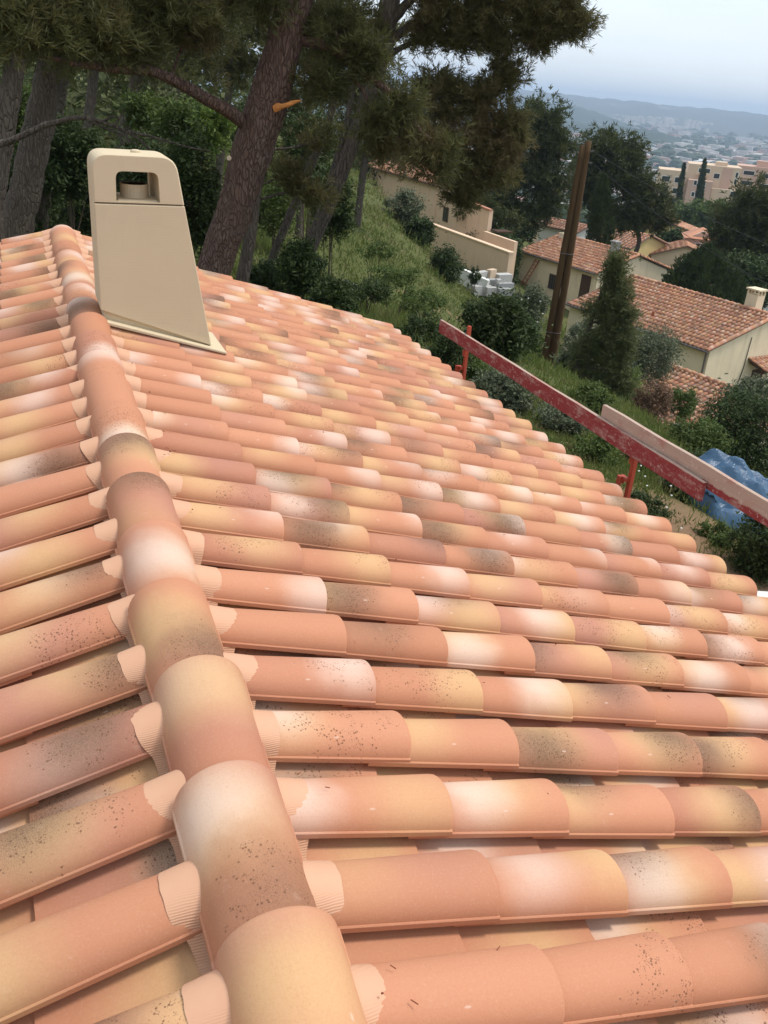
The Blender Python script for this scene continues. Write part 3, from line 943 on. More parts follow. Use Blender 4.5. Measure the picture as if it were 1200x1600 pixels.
for (x, y) in ((4.95, 1.5), (5.47, 1.5), (4.95, 2.12), (5.47, 2.12), (5.21, 1.5), (5.21, 2.12)): b.box(x, x+.08, y, y+.08, 2.152, 2.38)
b.build('chimney_cap', M['render_cream'], rb)
b = MB(fb_); b.tube([(1.3, 5.0, .30), (1.3, 5.0, .72)], .07, 8); b.build('vent_pipe', M['ladder'], rb)
b = MB(fb_); b.tube([(.24, LB-1.0, -.9), (.20, LB-1.0, -1.05), (.20, LB-1.0, -1.2)], [.05, .11, .03], 8); b.build('wall_lamp', M['white_frame'], hb)
# little tiled canopy on timber brackets over the door in the gable
b = MB(fb_)
b.box(4.1, 5.0, .07, .115, -3.4, -1.35); b.build('door', M['dark_wood'], hb)
cf = (fb_[0]@np.array([[0, 1, 0], [-1, 0, 0], [0, 0, 1.]]), fb_[1]+fb_[0]@np.array([4.3, -1.15, -1.05]))
def canopy():
    # slope falls towards us: reuse the slope builder in a frame turned by a quarter
    a = -11+90
    base = EB+fb_[0]@np.array([3.45, -1.15, -1.05])
    fr = frame(base, a)           # local y to the right along the gable, local x towards us
    fr2 = (fr[0]@np.diag([-1., 1, 1]), fr[1])
    d = MB(fr2); d.prism([(0, -.05), (1.27, .33), (1.27, .385), (0, .005)], 0, 2.6)
    c = d.build('canopy', M['dark_wood'], hb)
    clay_field(c, fr2, 0, 2.6, 1.25, .30, 1, .24, mat=M['old_tile'])
    for y in (.15, 2.4):
        k = MB(fr2); k.bar((.1, y, -.10), (1.2, y, .20), .10, .12); k.bar((.25, y, -.12), (1.2, y, -.75), .09, .10)
        k.build('canopy_bracket', M['dark_wood'], hb)
canopy()

# house behind it with ladder against the wall
EA = at(932, 428, 65.0)
LA = solve_along(EA, -9.3, 808)
ha, fa, wa, ra = gable_house('neighbour_house', 'small cream house with ladder on its wall, clay roof half hidden by the utility pole', EA, -9.3, LA, 3.85, math.tan(math.radians(17)), 3.5, M['render_cream'], M['old_tile'])
window(ha, fa, .28, 4.35, 5.15, -2.1, -1.0, -1, M['shutter'], bars=2)
b = MB(fa); b.box(.24, .275, .7, 1.7, -3.4, -.35); b.build('door', M['dark_wood'], ha)
b = MB(fa); b.box(3.2, 3.7, 1.9, 2.4, .9, 1.75).box(3.14, 3.76, 1.84, 2.46, 1.752, 1.83); b.build('chimney_stack', M['grey_block'], ra)
b = MB(fa); b.box(3.2, 3.8, LA-1.4, LA-.9, 1.0, 1.45); b.build('roof_vent', M['render_cream'], ra)
# ladder
lad = thing('ladder', EA+fa[0]@np.array([-.6, 7.2, -3.3]), 'rust red ladder leaning on the cream wall left of the utility pole', 'ladder')
def ladpt(s, k): return (-.75+.95*k, 7.55-.85*k+s*.22, -3.35+3.05*k)
b = MB(fa)
for s in (-1, 1):
    b = MB(fa); b.bar(ladpt(s, 0), ladpt(s, 1), .05, .07); b.build('rail', M['ladder'], lad)
for k in np.linspace(.06, .95, 11):
    b = MB(fa); b.bar(ladpt(-1, k), ladpt(1, k), .035, .035); b.build('rung', M['ladder'], lad)

# lean-to roof below the near neighbour's wall
def leanto():
    top = at(1060, 577, 41.5); a = -11
    fr0 = frame(top, a)
    near = -6.4; wv, tp = 4.2, math.tan(math.radians(15))
    base = top+fr0[0]@np.array([-wv, near, -wv*tp])
    fr = frame(base, a); Ln = -near+.6
    t = thing('lean_to', base-[0, 0, 2.2], 'low lean-to with clay tile roof in front of the long house wall', 'shed')
    wl = MB(fr); wl.prism([(.3, -4.5), (wv-.1, -4.5), (wv-.1, wv*tp-.15), (.3, -.02)], .15, Ln-.15); wl.build('wall', M['render_cream'], t)
    d = MB(fr); d.prism([(0, -.06), (wv, wv*tp-.06), (wv, wv*tp+.01), (0, .01)], 0, Ln); r_ = d.build('roof', M['concrete_deck'], t)
    clay_field(r_, fr, 0, Ln, wv, tp, 1, .27, mat=M['old_tile'])
    ridge_caps(r_, fr, (wv, -.05, wv*tp+.03), (wv, Ln, wv*tp+.03))
    ridge_caps(r_, fr, (0, .05, .03), (wv, .05, wv*tp+.03))
    p = MB(fr); p.box(-.6, -.25, 2.0, 2.35, -2.5, .55); p.build('gate_pillar', M['grey_block'], t, bevel=.02)
leanto()
pv = at(1075, 655, 33); pvz = zg(pv[0], pv[1])
tp_ = MB(frame((pv[0], pv[1], pvz), -11)); tp_.box(-1.3, 1.6, -1.6, 2.4, -.3, .10)
prop(tp_.build('terrace', simple('rose_paving', (.36, .26, .24), .9, .12, 3, .3, 30)), kind='structure')

# villa on the left of the valley houses
EV = at(796, 396, 60.0)
LV = solve_along(EV, -3, 671)
fv = frame(EV, -3)
vil = thing('villa', EV+np.array([3, 5, -2.5]), 'peach rendered villa with stepped terrace walls beside the grassy slope', 'house')
b = MB(fv); b.prism([(0, -3.8), (0, 0), (LV, .0), (LV, -3.8)], 0, .30, axis=0)
b.build('terrace_wall', M['render_pink'], vil)
b = MB(fv); b.box(-.06, .36, -.06, LV+.05, 0.002, .09); b.build('wall_coping', M['render_pink'], vil)
b = MB(fv); b.box(1.5, 1.75, 1.9, 6.2, -2, .42); b.build('terrace_wall', M['render_pink'], vil)
# main block: wall plane local x = 2.6, from y=5.6 away; its coping steps down towards us
m0, m1 = 5.4+2.2, LV+4.2
b = MB(fv); b.prism([(m0, -3), (m0, 1.62), (m1-1.6, 1.95), (m1-1.6, 2.55), (m1, 2.7), (m1, -3)], 2.62, 2.95, axis=0)
b.build('wall', M['render_pink'], vil)
b = MB(fv); b.bar((2.68, m0-.1, 1.68), (2.68, m1-1.55, 2.01), .30, .12); b.build('wall_coping', M['old_tile'], vil)
window(vil, fv, 2.62, m1-2.2, m1-1.3, -.15, .95, -1, M['shutter'], bars=1)
b = MB(fv); b.box(2.9, 4.2, m0-1.0, m0-.02, .25, .34); b.build('balcony_roof', M['dark_wood'], vil)
rv = MB(fv); rz0 = 2.72
rv.prism([(2.2, rz0-.35), (6.2, rz0+.75), (10, rz0-.30), (10, rz0-.40), (6.2, rz0+.65), (2.2, rz0-.45)], m1-.1, m1+16.0)
rvo = rv.build('roof', M['concrete_deck'], vil)
clay_field(rvo, (fv[0], fv[1]+fv[0]@np.array([2.2, 0, rz0-.33])), m1-.1, m1+16, 4.0, 1.1/4, 1, .34, mat=M['old_tile'])
b = MB(fv); b.prism([(2.5, -4), (9.6, -4), (9.6, rz0-.45), (6.2, rz0+.6), (2.5, rz0-.45)], m1+.02, m1+15.8); b.build('wall', M['render_pink'], vil)
b = MB(fv); b.box(4.6, 5.2, m1+2.2, m1+2.8, rz0+.1, rz0+1.35).box(4.5, 5.3, m1+2.1, m1+2.9, rz0+1.5, rz0+1.58).box(4.6, 4.7, m1+2.2, m1+2.3, rz0+1.35, rz0+1.5).box(5.1, 5.2, m1+2.7, m1+2.8, rz0+1.35, rz0+1.5).box(4.6, 4.7, m1+2.7, m1+2.8, rz0+1.35, rz0+1.5).box(5.1, 5.2, m1+2.2, m1+2.3, rz0+1.35, rz0+1.5)
b.build('chimney_stack', M['render_pink'], rvo)

# low white garden wall and the heap of concrete blocks next to the ladder house
gw = MB(); a_, b__ = at(706, 415, 56), at(762, 440, 55)
gw.bar(a_-[0, 0, .35], b__-[0, 0, .35], .35, .9)
prop(gw.build('garden_wall', M['white_wall'], loc=(a_+b__)/2), 'low white garden wall below the peach terrace wall', 'wall')
blocks = [(752, 428, 57, 1.3, .5, .32, 'white'), (768, 425, 57.5, .8, .4, .35, 'sand'), (786, 432, 58, 1.3, .7, .35, 'white'), (764, 441, 56, 1.3, .6, .4, 'grey'), (778, 443, 55.5, .35, .35, .55, 'white'),
          (788, 447, 55.5, 1.4, .5, .4, 'grey'), (772, 452, 55, 1.3, .4, .28, 'white'), (790, 455, 54.5, 1.2, .5, .35, 'grey'), (752, 449, 55, 1.5, .5, .25, 'white'), (742, 440, 56, 1.2, .4, .4, 'grey')]
desc = ['long white slab at the back of the block heap', 'sand coloured block on top of the heap below the peach wall', 'white slab of the heap touching the cream house corner', 'dark grey beam in the middle of the block heap', 'small upright white block in the block heap',
        'grey concrete beam of the heap nearest the ladder wall', 'narrow white slab lying in front of the grey beams', 'short grey beam at the lower end of the block heap', 'flat white slab at the lower left of the block heap', 'grey beam lying along the low white garden wall']
for (px, py, D, l_, w_, h_, kind), ds in zip(blocks, desc):
    l_ *= .85; w_ *= .85; p = at(px, py, D); fr = frame(p, random.uniform(60, 100))
    m = MB(fr); m.box(-w_/2, w_/2, -l_/2, l_/2, -1.7, h_*.5)
    prop(m.build('concrete_block', {'white': M['pale_block'], 'sand': M['render_sand'], 'grey': M['grey_block']}[kind], loc=p, bevel=.02), ds, 'block', 'heap of concrete blocks')

# farther village houses
def village_house(name, label, px, py, D, az, wx, ly, h, wallm, tilem, wins=(), roof_h=.9, hip=False, wall_drop=4):
    """(px,py) = near left corner of the eave"""
    p = at(px, py, D); fr = frame(p, az)
    t = thing(name, p-[0, 0, h], label, 'house', 'village houses in the valley')
    m = MB(fr); m.prism([(0, -h-wall_drop), (wx, -h-wall_drop), (wx, -.02), (wx/2, roof_h-.05), (0, -.02)], .1, ly-.1); m.build('wall', wallm, t)
    r_ = MB(fr)
    if hip:
        i = r_.pts([(-.3, -.3, 0), (wx+.3, -.3, 0), (wx+.3, ly+.3, 0), (-.3, ly+.3, 0), (wx/2, ly/2, roof_h*1.3)])
        r_.f += [[i, i+1, i+4], [i+1, i+2, i+4], [i+2, i+3, i+4], [i+3, i, i+4], [i+3, i+2, i+1, i]]
        r_.build('roof', tilem, t)
    else:
        r_.prism([(-.3, -.12), (wx/2, roof_h), (wx+.3, -.12), (wx+.3, .0), (wx/2, roof_h+.12), (-.3, .0)], -.2, ly+.2)
        ro = r_.build('roof', M['concrete_deck'], t)
        tn = (roof_h+.12)/(wx/2+.3)
        clay_field(ro, (fr[0], fr[1]+fr[0]@np.array([-.3, 0, 0])), -.2, ly+.2, wx/2+.3, tn, 1, .42, .55, tilem)
        clay_field(ro, (fr[0], fr[1]+fr[0]@np.array([wx+.3, 0, 0])), -.2, ly+.2, wx/2+.3, tn, -1, .42, .55, tilem)
    for (face, a0, a1, z0, z1) in wins:
        if face == 'g': window(t, fr, .10, a0, a1, z0, z1, -1, M['white_frame'], axis=1)
        else: window(t, fr, 0, a0, a1, z0, z1, -1, M['white_frame'], axis=0)
    return t
village_house('village_house', 'yellow house with white framed window beyond the ladder house roof', 1007, 357, 118, 40, 6.5, 5.5, 3.4, M['render_yellow'], M['old_tile'], [('g', 1.3, 2.5, -2.1, -.5), ('l', 2, 3, -2, -.6)], .8)
village_house('village_house', 'rose tower house with small white window left of the dark pines', 1073, 371, 104, 34, 3.3, 3.6, 5, M['render_rose'], M['old_tile'], [('g', 1.0, 2.1, -1.8, -.45)], .8, True)
village_house('village_house', 'ochre gabled house low among the village roofs', 1018, 398, 100, 35, 6.8, 5, 3, M['render_sand'], M['old_tile'], [('g', 4.6, 5.4, -1.6, -.8)], 1.2)
village_house('village_house', 'bright orange roofed house just above the ladder house ridge', 985, 388, 96, -25, 7.5, 7, 3, M['render_yellow'], mat_tile('new_orange_tile'), [], 1.0)
village_house('village_house', 'sandy house glimpsed between trunks of the big dark pine', 782, 345, 105, 10, 6, 7, 3, M['render_pink'], M['old_tile'], [], .8)
village_house('village_house', 'pale gable standing between the utility pole and the slim cypress', 903, 363, 92, -20, 3.2, 5, 3.5, M['white_wall'], M['old_tile'], [], .5)
village_house('village_house', 'house with brown tiled roof behind the right chimney stack', 1140, 490, 74, -20, 8, 9, 3, M['white_wall'], M['old_tile'], [], 1.3)
wl_a, wl_b = at(1148, 452, 84), at(1215, 474, 80)
m = MB(); m.bar(wl_a-[0, 0, .9], wl_b-[0, 0, .9], .3, 2.2)
prop(m.build('garden_wall', M['white_wall'], loc=(wl_a+wl_b)/2), 'pale rendered garden wall behind the right chimney stack', 'wall')

# ------------------------------------------------------------------ apartment blocks below the hill
def block(t, fr, x0, x1, y0, y1, z0, z1, mat, name='wall'):
    m = MB(fr); m.box(x0, x1, y0, y1, z0, z1); return m.build(name, mat, t)
def apt(label, px, py, D, az, parts, wins, slabs=()):
    p = at(px, py, D); fr = frame(p, az)
    t = thing('apartment_block', p-[0, 0, 18], label, 'apartments', 'apartment blocks below the hill')
    for (x0, x1, y0, y1, z1, mat) in parts: block(t, fr, x0, x1, y0, y1, -26, z1, M[mat])
    for (x0, x1, y0, y1, z0, z1) in slabs:
        m = MB(fr); m.box(x0, x1, y0, y1, z0, z1); m.build('balcony', M['render_sand'], t)
    for (x, z, w_, h_, y) in wins:
        w_ *= 1.3; h_ *= 1.3
        m = MB(fr); m.box(x, x+w_, y-.10, y+.1, z, z+h_); wo = m.build('window', M['white_frame'], t)
        m = MB(fr); m.box(x+.15, x+w_-.15, y-.14, y-.101, z+.15, z+h_-.15); m.build('pane', M['glass'], wo)
W1 = []
for k in range(5):
    W1 += [(1.2, -4.3-3.0*k, 1.9, 1.3, .0), (4.8, -4.3-3.0*k, 1.4, 1.3, .0)]
for k in range(5):
    W1 += [(10.0, -4.2-3.1*k, .8, 1.1, -3.5), (12.4, -4.7-3.1*k, .8, 1.1, -3.5)]
for k in range(4):
    W1 += [(20.5, -6.4-3.0*k, 1.8, 1.2, -2.0)]
W1 += [(10.8, -1.2, 2.6, 1.2, .6), (15.2, -2.2, 1.4, 1.2, .6), (21.0, -1.4, .7, 1.2, .6), (21.0, -3.2, .7, 1.2, .6)]
apt('tall peach apartment block with stair tower and stepped wings in the valley', 1031, 258, 285, 36,
    [(0, 8, 0, 12, -1.0, 'render_sand'), (8, 22.6, .6, 14, 1.2, 'render_sand'), (8.6, 15.2, -3.5, .58, -2.8, 'render_rose'), (15.4, 24, -2.0, .56, -4.6, 'render_sand'), (15.6, 18.6, 3, 8, 2.2, 'render_sand'), (17.5, 20.2, .42, .59, .9, 'render_rose')],
    W1, [(10.4, 13.8, -.5, .55, -1.6, -.9)])
W2 = []
for k in range(4):
    W2 += [(2.0, -2.6-2.9*k, 2.6, 1.1, .0), (7.6, -3.0-2.9*k, 2.6, 1.1, .0)]
apt('rose coloured apartment block at right edge above the dark pines', 1153, 258, 310, 40,
    [(0, 16, 0, 12, 0, 'render_rose'), (-6, -.02, 2, 12, -5, 'render_sand'), (5.5, 9.5, 2, 7, 1.7, 'render_rose')], W2, [(1.6, 5, -.8, -.02, -3.4, -2.9), (7.2, 11, -.8, -.02, -6.6, -6.0)])

# ------------------------------------------------------------------ the town on the plain
r = np.random.default_rng(3)
wcols = [simple('far_white_roof', (.62, .61, .59), .8, .06, .02, 0), simple('far_cream_roof', (.50, .45, .38), .8, .06, .02, 0), simple('far_grey_roof', (.36, .36, .37), .8, .06, .02, 0)]
for k in range(46):
    az = math.radians(r.uniform(27, 50)); D = 640*(3000/640)**r.random()
    x, y = CAM[0]+D*math.sin(az), D*math.cos(az); s = D/900
    p = np.array([x, y, float(zg(x, y))])
    m = MB(frame(p, r.uniform(20, 60)))
    lx, ly, h = r.uniform(14, 34)*s**.6, r.uniform(22, 70)*s**.6, r.uniform(5, 10)
    m.prism([(-lx/2, -3), (lx/2, -3), (lx/2, h), (0, h+lx*.06), (-lx/2, h)], -ly/2, ly/2)
    mt = wcols[int(r.integers(0, 3))] if r.random() < .6 else wcols[0]
    prop(m.build('warehouse', mt, loc=p), 'low pale warehouse on the plain of the distant town', 'warehouse', 'warehouses of the distant town')
def far_mass(name, label, cat, n, d0, d1, az0, az1, mat, size, tree):
    V_, Q_, S = [], [], []
    for k in range(n):
        az = math.radians(r.uniform(az0, az1)); D = d0*(d1/d0)**r.random()
        x, y = CAM[0]+D*math.sin(az), D*math.cos(az); z = float(zg(x, y))
        s = (D/1000)**.5*size*r.uniform(.5, 1.5)
        if tree:
            a = np.linspace(0, 2*np.pi, 7)[:-1]
            i = sum(len(v) for v in V_[-0:]) if False else None
            rings = [np.stack([x+s*q*np.cos(a+r.random()), y+s*q*np.sin(a+r.random()), np.full(6, z+s*h)], -1)*1 for q, h in ((.6, .0), (1, .45), (.75, 1.0), (.2, 1.25))]
            V_.append(np.concatenate(rings)); b = 24*k
            for l in range(3):
                for j in range(6): Q_.append((b+l*6+j, b+l*6+(j+1) % 6, b+l*6+6+(j+1) % 6, b+l*6+6+j))
            S += [r.uniform(1, 900)]*24
        else:
            t = r.uniform(0, 3.1); lx, ly, h = s*r.uniform(.6, 1.2), s*r.uniform(.8, 2.0), s*r.uniform(.35, .9)
            c, q = math.cos(t), math.sin(t)
            P = [(px*lx, py*ly, pz) for pz in (-2, h) for py in (-.5, .5) for px in (-.5, .5)]
            V_.append(np.array([(x+c*a-q*bb, y+q*a+c*bb, z+d) for a, bb, d in P])); b = 8*k
            Q_ += [tuple(b+e for e in f) for f in ((0, 2, 3, 1), (4, 5, 7, 6), (0, 1, 5, 4), (2, 6, 7, 3), (0, 4, 6, 2), (1, 3, 7, 5))]
            S += [r.uniform(1, 900)]*8
    o = link_mesh(name, np_mesh(name, np.concatenate(V_), np.array(Q_), False, S), mat)
    return prop(o, label, cat, None, 'stuff')
def mat_town():
    t = NT('town_houses'); w_ = t.white(t.seed()); a, b, c = t.sep(w_.outputs['Color'])
    col = t.mix(a, (.34, .30, .26), (.62, .59, .55)); col = t.mix(t.sm(b, .62, .7), col, (.40, .24, .18))
    return t.finish(col, .9, None, .1)
far_mass('town_houses', 'mass of small pale houses of the town on the far plain', 'town', 4200, 640, 4600, 20, 58, mat_town(), 10, False)
far_mass('town_trees', 'dark dots of trees scattered through the town on the plain', 'trees', 4200, 380, 4600, 20, 58, M['leaf_dark'], 7.5, True)

hv = HF[1:4].reshape(-1, 3)
haz = np.degrees(np.arctan2(hv[:, 0], hv[:, 1])); hv = hv[(haz > 34.5) & (haz < 38.8)]
V_, Q_, S = [], [], []
for k in range(170):
    p = hv[r.integers(0, len(hv))]+np.array([r.normal()*45, r.normal()*45, 0]); s_ = r.uniform(9, 20)
    V_.append(p+np.array([(a*s_, b_*s_*1.3, c_) for c_ in (-8, r.uniform(6, 12)) for b_ in (-.5, .5) for a in (-.5, .5)])); b0 = 8*k
    Q_ += [tuple(b0+e for e in f) for f in ((0, 2, 3, 1), (4, 5, 7, 6), (0, 1, 5, 4), (2, 6, 7, 3), (0, 4, 6, 2), (1, 3, 7, 5))]; S += [r.uniform(1, 900)]*8
prop(link_mesh('hillside_town', np_mesh('hillside_town', np.concatenate(V_), np.array(Q_), False, S), wcols[1]), 'pale houses of a far town on the foot of the range', 'town', None, 'stuff')

# ================================================================== OBJECTS
# ------------------------------------------------------------------ foliage builders
def unit(n, r):
    v = r.normal(size=(n, 3)); return v/np.linalg.norm(v, axis=1)[:, None]
def needles(Cn, Dn, size, k, width, r, spread=.9):
    """k thin blades per tuft; returns V, triangles, seed"""
    n = len(Cn)
    sz = size*r.uniform(.6, 1.25, n)
    d = Dn[:, None, :]*.75+unit(n*k, r).reshape(n, k, 3)*spread
    d /= np.linalg.norm(d, axis=2)[..., None]
    base = Cn[:, None, :]+unit(n*k, r).reshape(n, k, 3)*(size*.18)
    tip = base+d*(sz[:, None]*r.uniform(.7, 1.1, (n, k)))[..., None]
    sd = np.cross(d, unit(n*k, r).reshape(n, k, 3)); sd /= np.linalg.norm(sd, axis=2)[..., None]+1e-9
    mid = base+d*(sz[:, None]*.35)[..., None]
    A = np.stack([base, mid+sd*width, tip, mid-sd*width], 2).reshape(-1, 3)
    Fq = np.arange(n*k*4).reshape(-1, 4)
    S = np.repeat(r.uniform(1, 900, n), k*4)
    return A, Fq, S
def leaves(Cn, size, r, up=.35):
    n = len(Cn)
    nrm = unit(n, r); nrm[:, 2] = np.abs(nrm[:, 2])+up; nrm /= np.linalg.norm(nrm, axis=1)[:, None]
    a = np.cross(nrm, unit(n, r)); a /= np.linalg.norm(a, axis=1)[:, None]+1e-9
    b = np.cross(nrm, a)
    s = (size*r.uniform(.55, 1.3, n))[:, None]
    A = np.stack([Cn-a*s, Cn+b*s*.42+nrm*s*.12, Cn+a*s, Cn-b*s*.42+nrm*s*.12], 1).reshape(-1, 3)
    return A, np.arange(n*4).reshape(-1, 4), np.repeat(r.uniform(1, 900, n), 4)
def smooth_path(P, n):
    P = np.asarray(P, float); t = np.concatenate([[0], np.cumsum(np.linalg.norm(np.diff(P, axis=0), axis=1))]); t /= t[-1]
    q = np.linspace(0, 1, n); out = np.stack([np.interp(q, t, P[:, i]) for i in range(3)], -1)
    for _ in range(2):
        o2 = out.copy(); o2[1:-1] = (out[:-2]+2*out[1:-1]+out[2:])/4; out = o2
    return out
def foliage_mesh(name, parts, mat, parent):
    V_ = np.concatenate([p[0] for p in parts]); off = 0; Fs = []
    for p in parts:
        Fs.append(p[1]+off); off += len(p[0])
    return link_mesh(name, np_mesh(name, V_-origin(parent), np.concatenate(Fs), False, np.concatenate([p[2] for p in parts])), mat, parent)

def pine(name, label, group, trunk, rad, limbs, blobs, fol, bark, tuft=.15, nk=10, width=.008, twigs=26, per=14, seed=1, sides=10, cat='pine tree'):
    """trunk: world path; limbs: list of (path, r0, r1); blobs: (centre, (rx,ry,rz), density)"""
    r = np.random.default_rng(seed)
    trunk = np.asarray(trunk, float)
    base = trunk[0].copy()
    t = thing(name, base, label, cat, group)
    P = smooth_path(trunk, 40); R = np.interp(np.linspace(0, 1, 40), np.linspace(0, 1, len(rad)), rad)
    m = MB(); m.tube(P, R, sides, True, .05); m.build('trunk', bark, t, smooth=True)
    lm = MB(); nl = 0
    for path, a, b in limbs:
        q = smooth_path(path, 18); q = q+r.normal(size=q.shape)*a*.18*np.linspace(0, 1, 18)[:, None]
        one = MB(); one.tube(q, np.linspace(a, b, 18), 8, True, .06); one.build('branch', bark, t, smooth=True)
    parts = []
    for (c, rr, dens) in blobs:
        c = np.asarray(c, float); rr = np.asarray(rr, float)
        # limb from the stem into the clump
        cand = np.concatenate([P[6:]]+[smooth_path(p_, 18)[6:] for p_, _, _ in limbs]) if limbs else P[6:]
        cost = np.linalg.norm(cand-c, axis=1)+np.maximum(0, cand[:, 2]-c[2]+.2)*.6
        s = cand[np.argmin(cost)]
        mid = (s+c)/2+r.normal(size=3)*np.linalg.norm(c-s)*.08
        rl = min(.05, .012+.012*np.linalg.norm(c-s))*max(1, tuft/.15)**.5
        lp = smooth_path([s, mid, c], 10); lm.tube(lp, np.linspace(rl, rl*.45, 10), 5, False, .05); nl += 1
        nt = int(twigs*dens)
        starts = lp[r.integers(4, 10, nt)]
        ends = c+unit(nt, r)*rr*(r.random((nt, 1))**.4)
        for a, e in zip(starts, ends):
            k = max(3, int(per*r.uniform(.6, 1.3)))
            u = r.uniform(.30, 1.05, k)[:, None]
            bend = np.array([0, 0, -.10*np.linalg.norm(e-a)])
            pts = a+(e-a)*u+bend*np.sin(u*np.pi)+r.normal(size=(k, 3))*tuft*.55
            dv = (e-a)/(np.linalg.norm(e-a)+1e-6)
            dd = np.tile(dv, (k, 1))+np.array([0, 0, .45])
            dd /= np.linalg.norm(dd, axis=1)[:, None]
            parts.append((pts, dd))
            if r.random() < .55: lm.tube([a, (a+e)/2+bend, e], [rl*.32, rl*.22, rl*.1], 4, False)
    if nl: lm.build('twigs', bark, t, smooth=True, kind='stuff')
    Cn = np.concatenate([p[0] for p in parts]); Dn = np.concatenate([p[1] for p in parts])
    foliage_mesh('crown', [needles(Cn, Dn, tuft, nk, width, r)], fol, t)
    return t
def clumpy(c, rr, n, r, nclump=None, shell=.35):
    c = np.asarray(c, float); rr = np.asarray(rr, float)
    nc = nclump or max(10, int(n/70))
    cc = c+unit(nc, r)*rr*(r.random((nc, 1))**shell)
    cc[:, 2] = np.maximum(cc[:, 2], c[2]-rr[2]*.9)
    k = r.integers(0, nc, n)
    cs = r.uniform(.16, .34, nc)[k][:, None]
    return cc[k]+r.normal(size=(n, 3))*rr*cs*.55
def shrub(label, px, py, rxp, rzp, D, fol, n=2600, leaf=.06, group='shrubs on the slope', seed=1, name='shrub', cat='shrub', stem=True, deep=1.0, tuft=False):
    """clump seen around (px,py) with half sizes in surveyed pixels"""
    r = np.random.default_rng(seed)
    for Dq in np.arange(6, D, .25):
        q = at(px, py+rzp*.85, Dq)
        if q[2] <= float(zg(q[0], q[1])): D = Dq; break
    c = at(px, py, D); k = mpp(D)
    rr = np.array([rxp*k, rxp*k*deep, rzp*k])
    gz = float(zg(c[0], c[1]))
    if c[2]-rr[2] > gz+.6*rr[2]:
        rr[2] = rr[2]*1.0
    base = np.array([c[0], c[1], min(gz, c[2]-rr[2]*.7)])
    t = thing(name, base, label, cat, group)
    n = int(n*1.9); leaf = leaf*.72
    P = clumpy(c, rr, n, r)
    thin = r.random(n) < .10
    P[thin] = c+(P[thin]-c)*r.uniform(1.05, 1.35, (thin.sum(), 1))
    if tuft:
        dd = (P-c); dd[:, 2] += rr[2]; dd /= np.linalg.norm(dd, axis=1)[:, None]+1e-9
        foliage_mesh('foliage', [needles(P, dd, leaf, 6, leaf*.09, r)], fol, t)
    else:
        foliage_mesh('foliage', [leaves(P, leaf, r)], fol, t)
    m = MB()
    for q in range(5):
        e = c+unit(1, r)[0]*rr*.7; e[2] = max(e[2], c[2]-rr[2]*.3)
        m.tube(smooth_path([base+[r.normal()*.05, r.normal()*.05, -.1], (base+e)/2+r.normal(size=3)*.1*rr[0], e], 8), np.linspace(.035, .010, 8)*max(.5, rr[0]), 5, False)
    m.build('stems', M['stem'], t, smooth=True)
    return t
def cypress(label, px, ytop, ybot, wpx, D, seed, n=5000, leaf=.16, group='cypresses', lean=0.0, fat=1.0):
    r = np.random.default_rng(seed); a = at(px, ybot, D); b = at(px+lean, ytop, D); k = mpp(D)
    gz = min(float(zg(a[0], a[1])), a[2])
    base = np.array([a[0], a[1], gz]); t = thing('cypress', base, label, 'cypress', group)
    H = b[2]-gz; rad = wpx*k
    u = r.random(n)**.9
    prof = np.interp(u, [0, .08, .3, .6, .85, 1], [.55, .85, 1, .85*fat, .5*fat, .05])
    th = r.random(n)*2*np.pi; lob = 1+.14*np.sin(th*5+u*9)+.10*np.sin(th*11-u*23)
    rr_ = rad*prof*(r.random(n)**.28)*lob
    ax = base+np.stack([(b[0]-a[0])*u, (b[1]-a[1])*u, u*H], -1)
    P = ax+np.stack([rr_*np.cos(th), rr_*np.sin(th), r.normal(size=n)*leaf*.5], -1)
    dd = np.stack([np.cos(th)*.35, np.sin(th)*.35, np.full(n, 1.)], -1); dd /= np.linalg.norm(dd, axis=1)[:, None]
    foliage_mesh('crown', [needles(P, dd, leaf*1.6, 5, leaf*.22, r, .35)], M['cypress'], t)
    m = MB(); m.tube([base-[0, 0, .3], base+[0, 0, H*.35], ax[np.argmax(u)]], [rad*.16, rad*.10, .02], 7); m.build('trunk', M['bark_grey'], t, smooth=True)
    return t
def P_(lst, D):
    out = []
    for q in lst:
        out.append(at(q[0], q[1], q[2] if len(q) > 2 else D))
    return out
def blobs(lst, D, thick=.8):
    return [(at(b[0], b[1], b[5] if len(b) > 5 else D), (b[2]*mpp(D), max(b[2], b[3])*mpp(D)*thick, b[3]*mpp(D)), b[4] if len(b) > 4 else 1) for b in lst]
def rooted(path, D):
    p = P_(path, D); g = float(zg(p[0][0], p[0][1]))
    if p[0][2] > g: p.insert(0, np.array([p[0][0]-(p[1][0]-p[0][0])*.2, p[0][1], g-.2]))
    return p

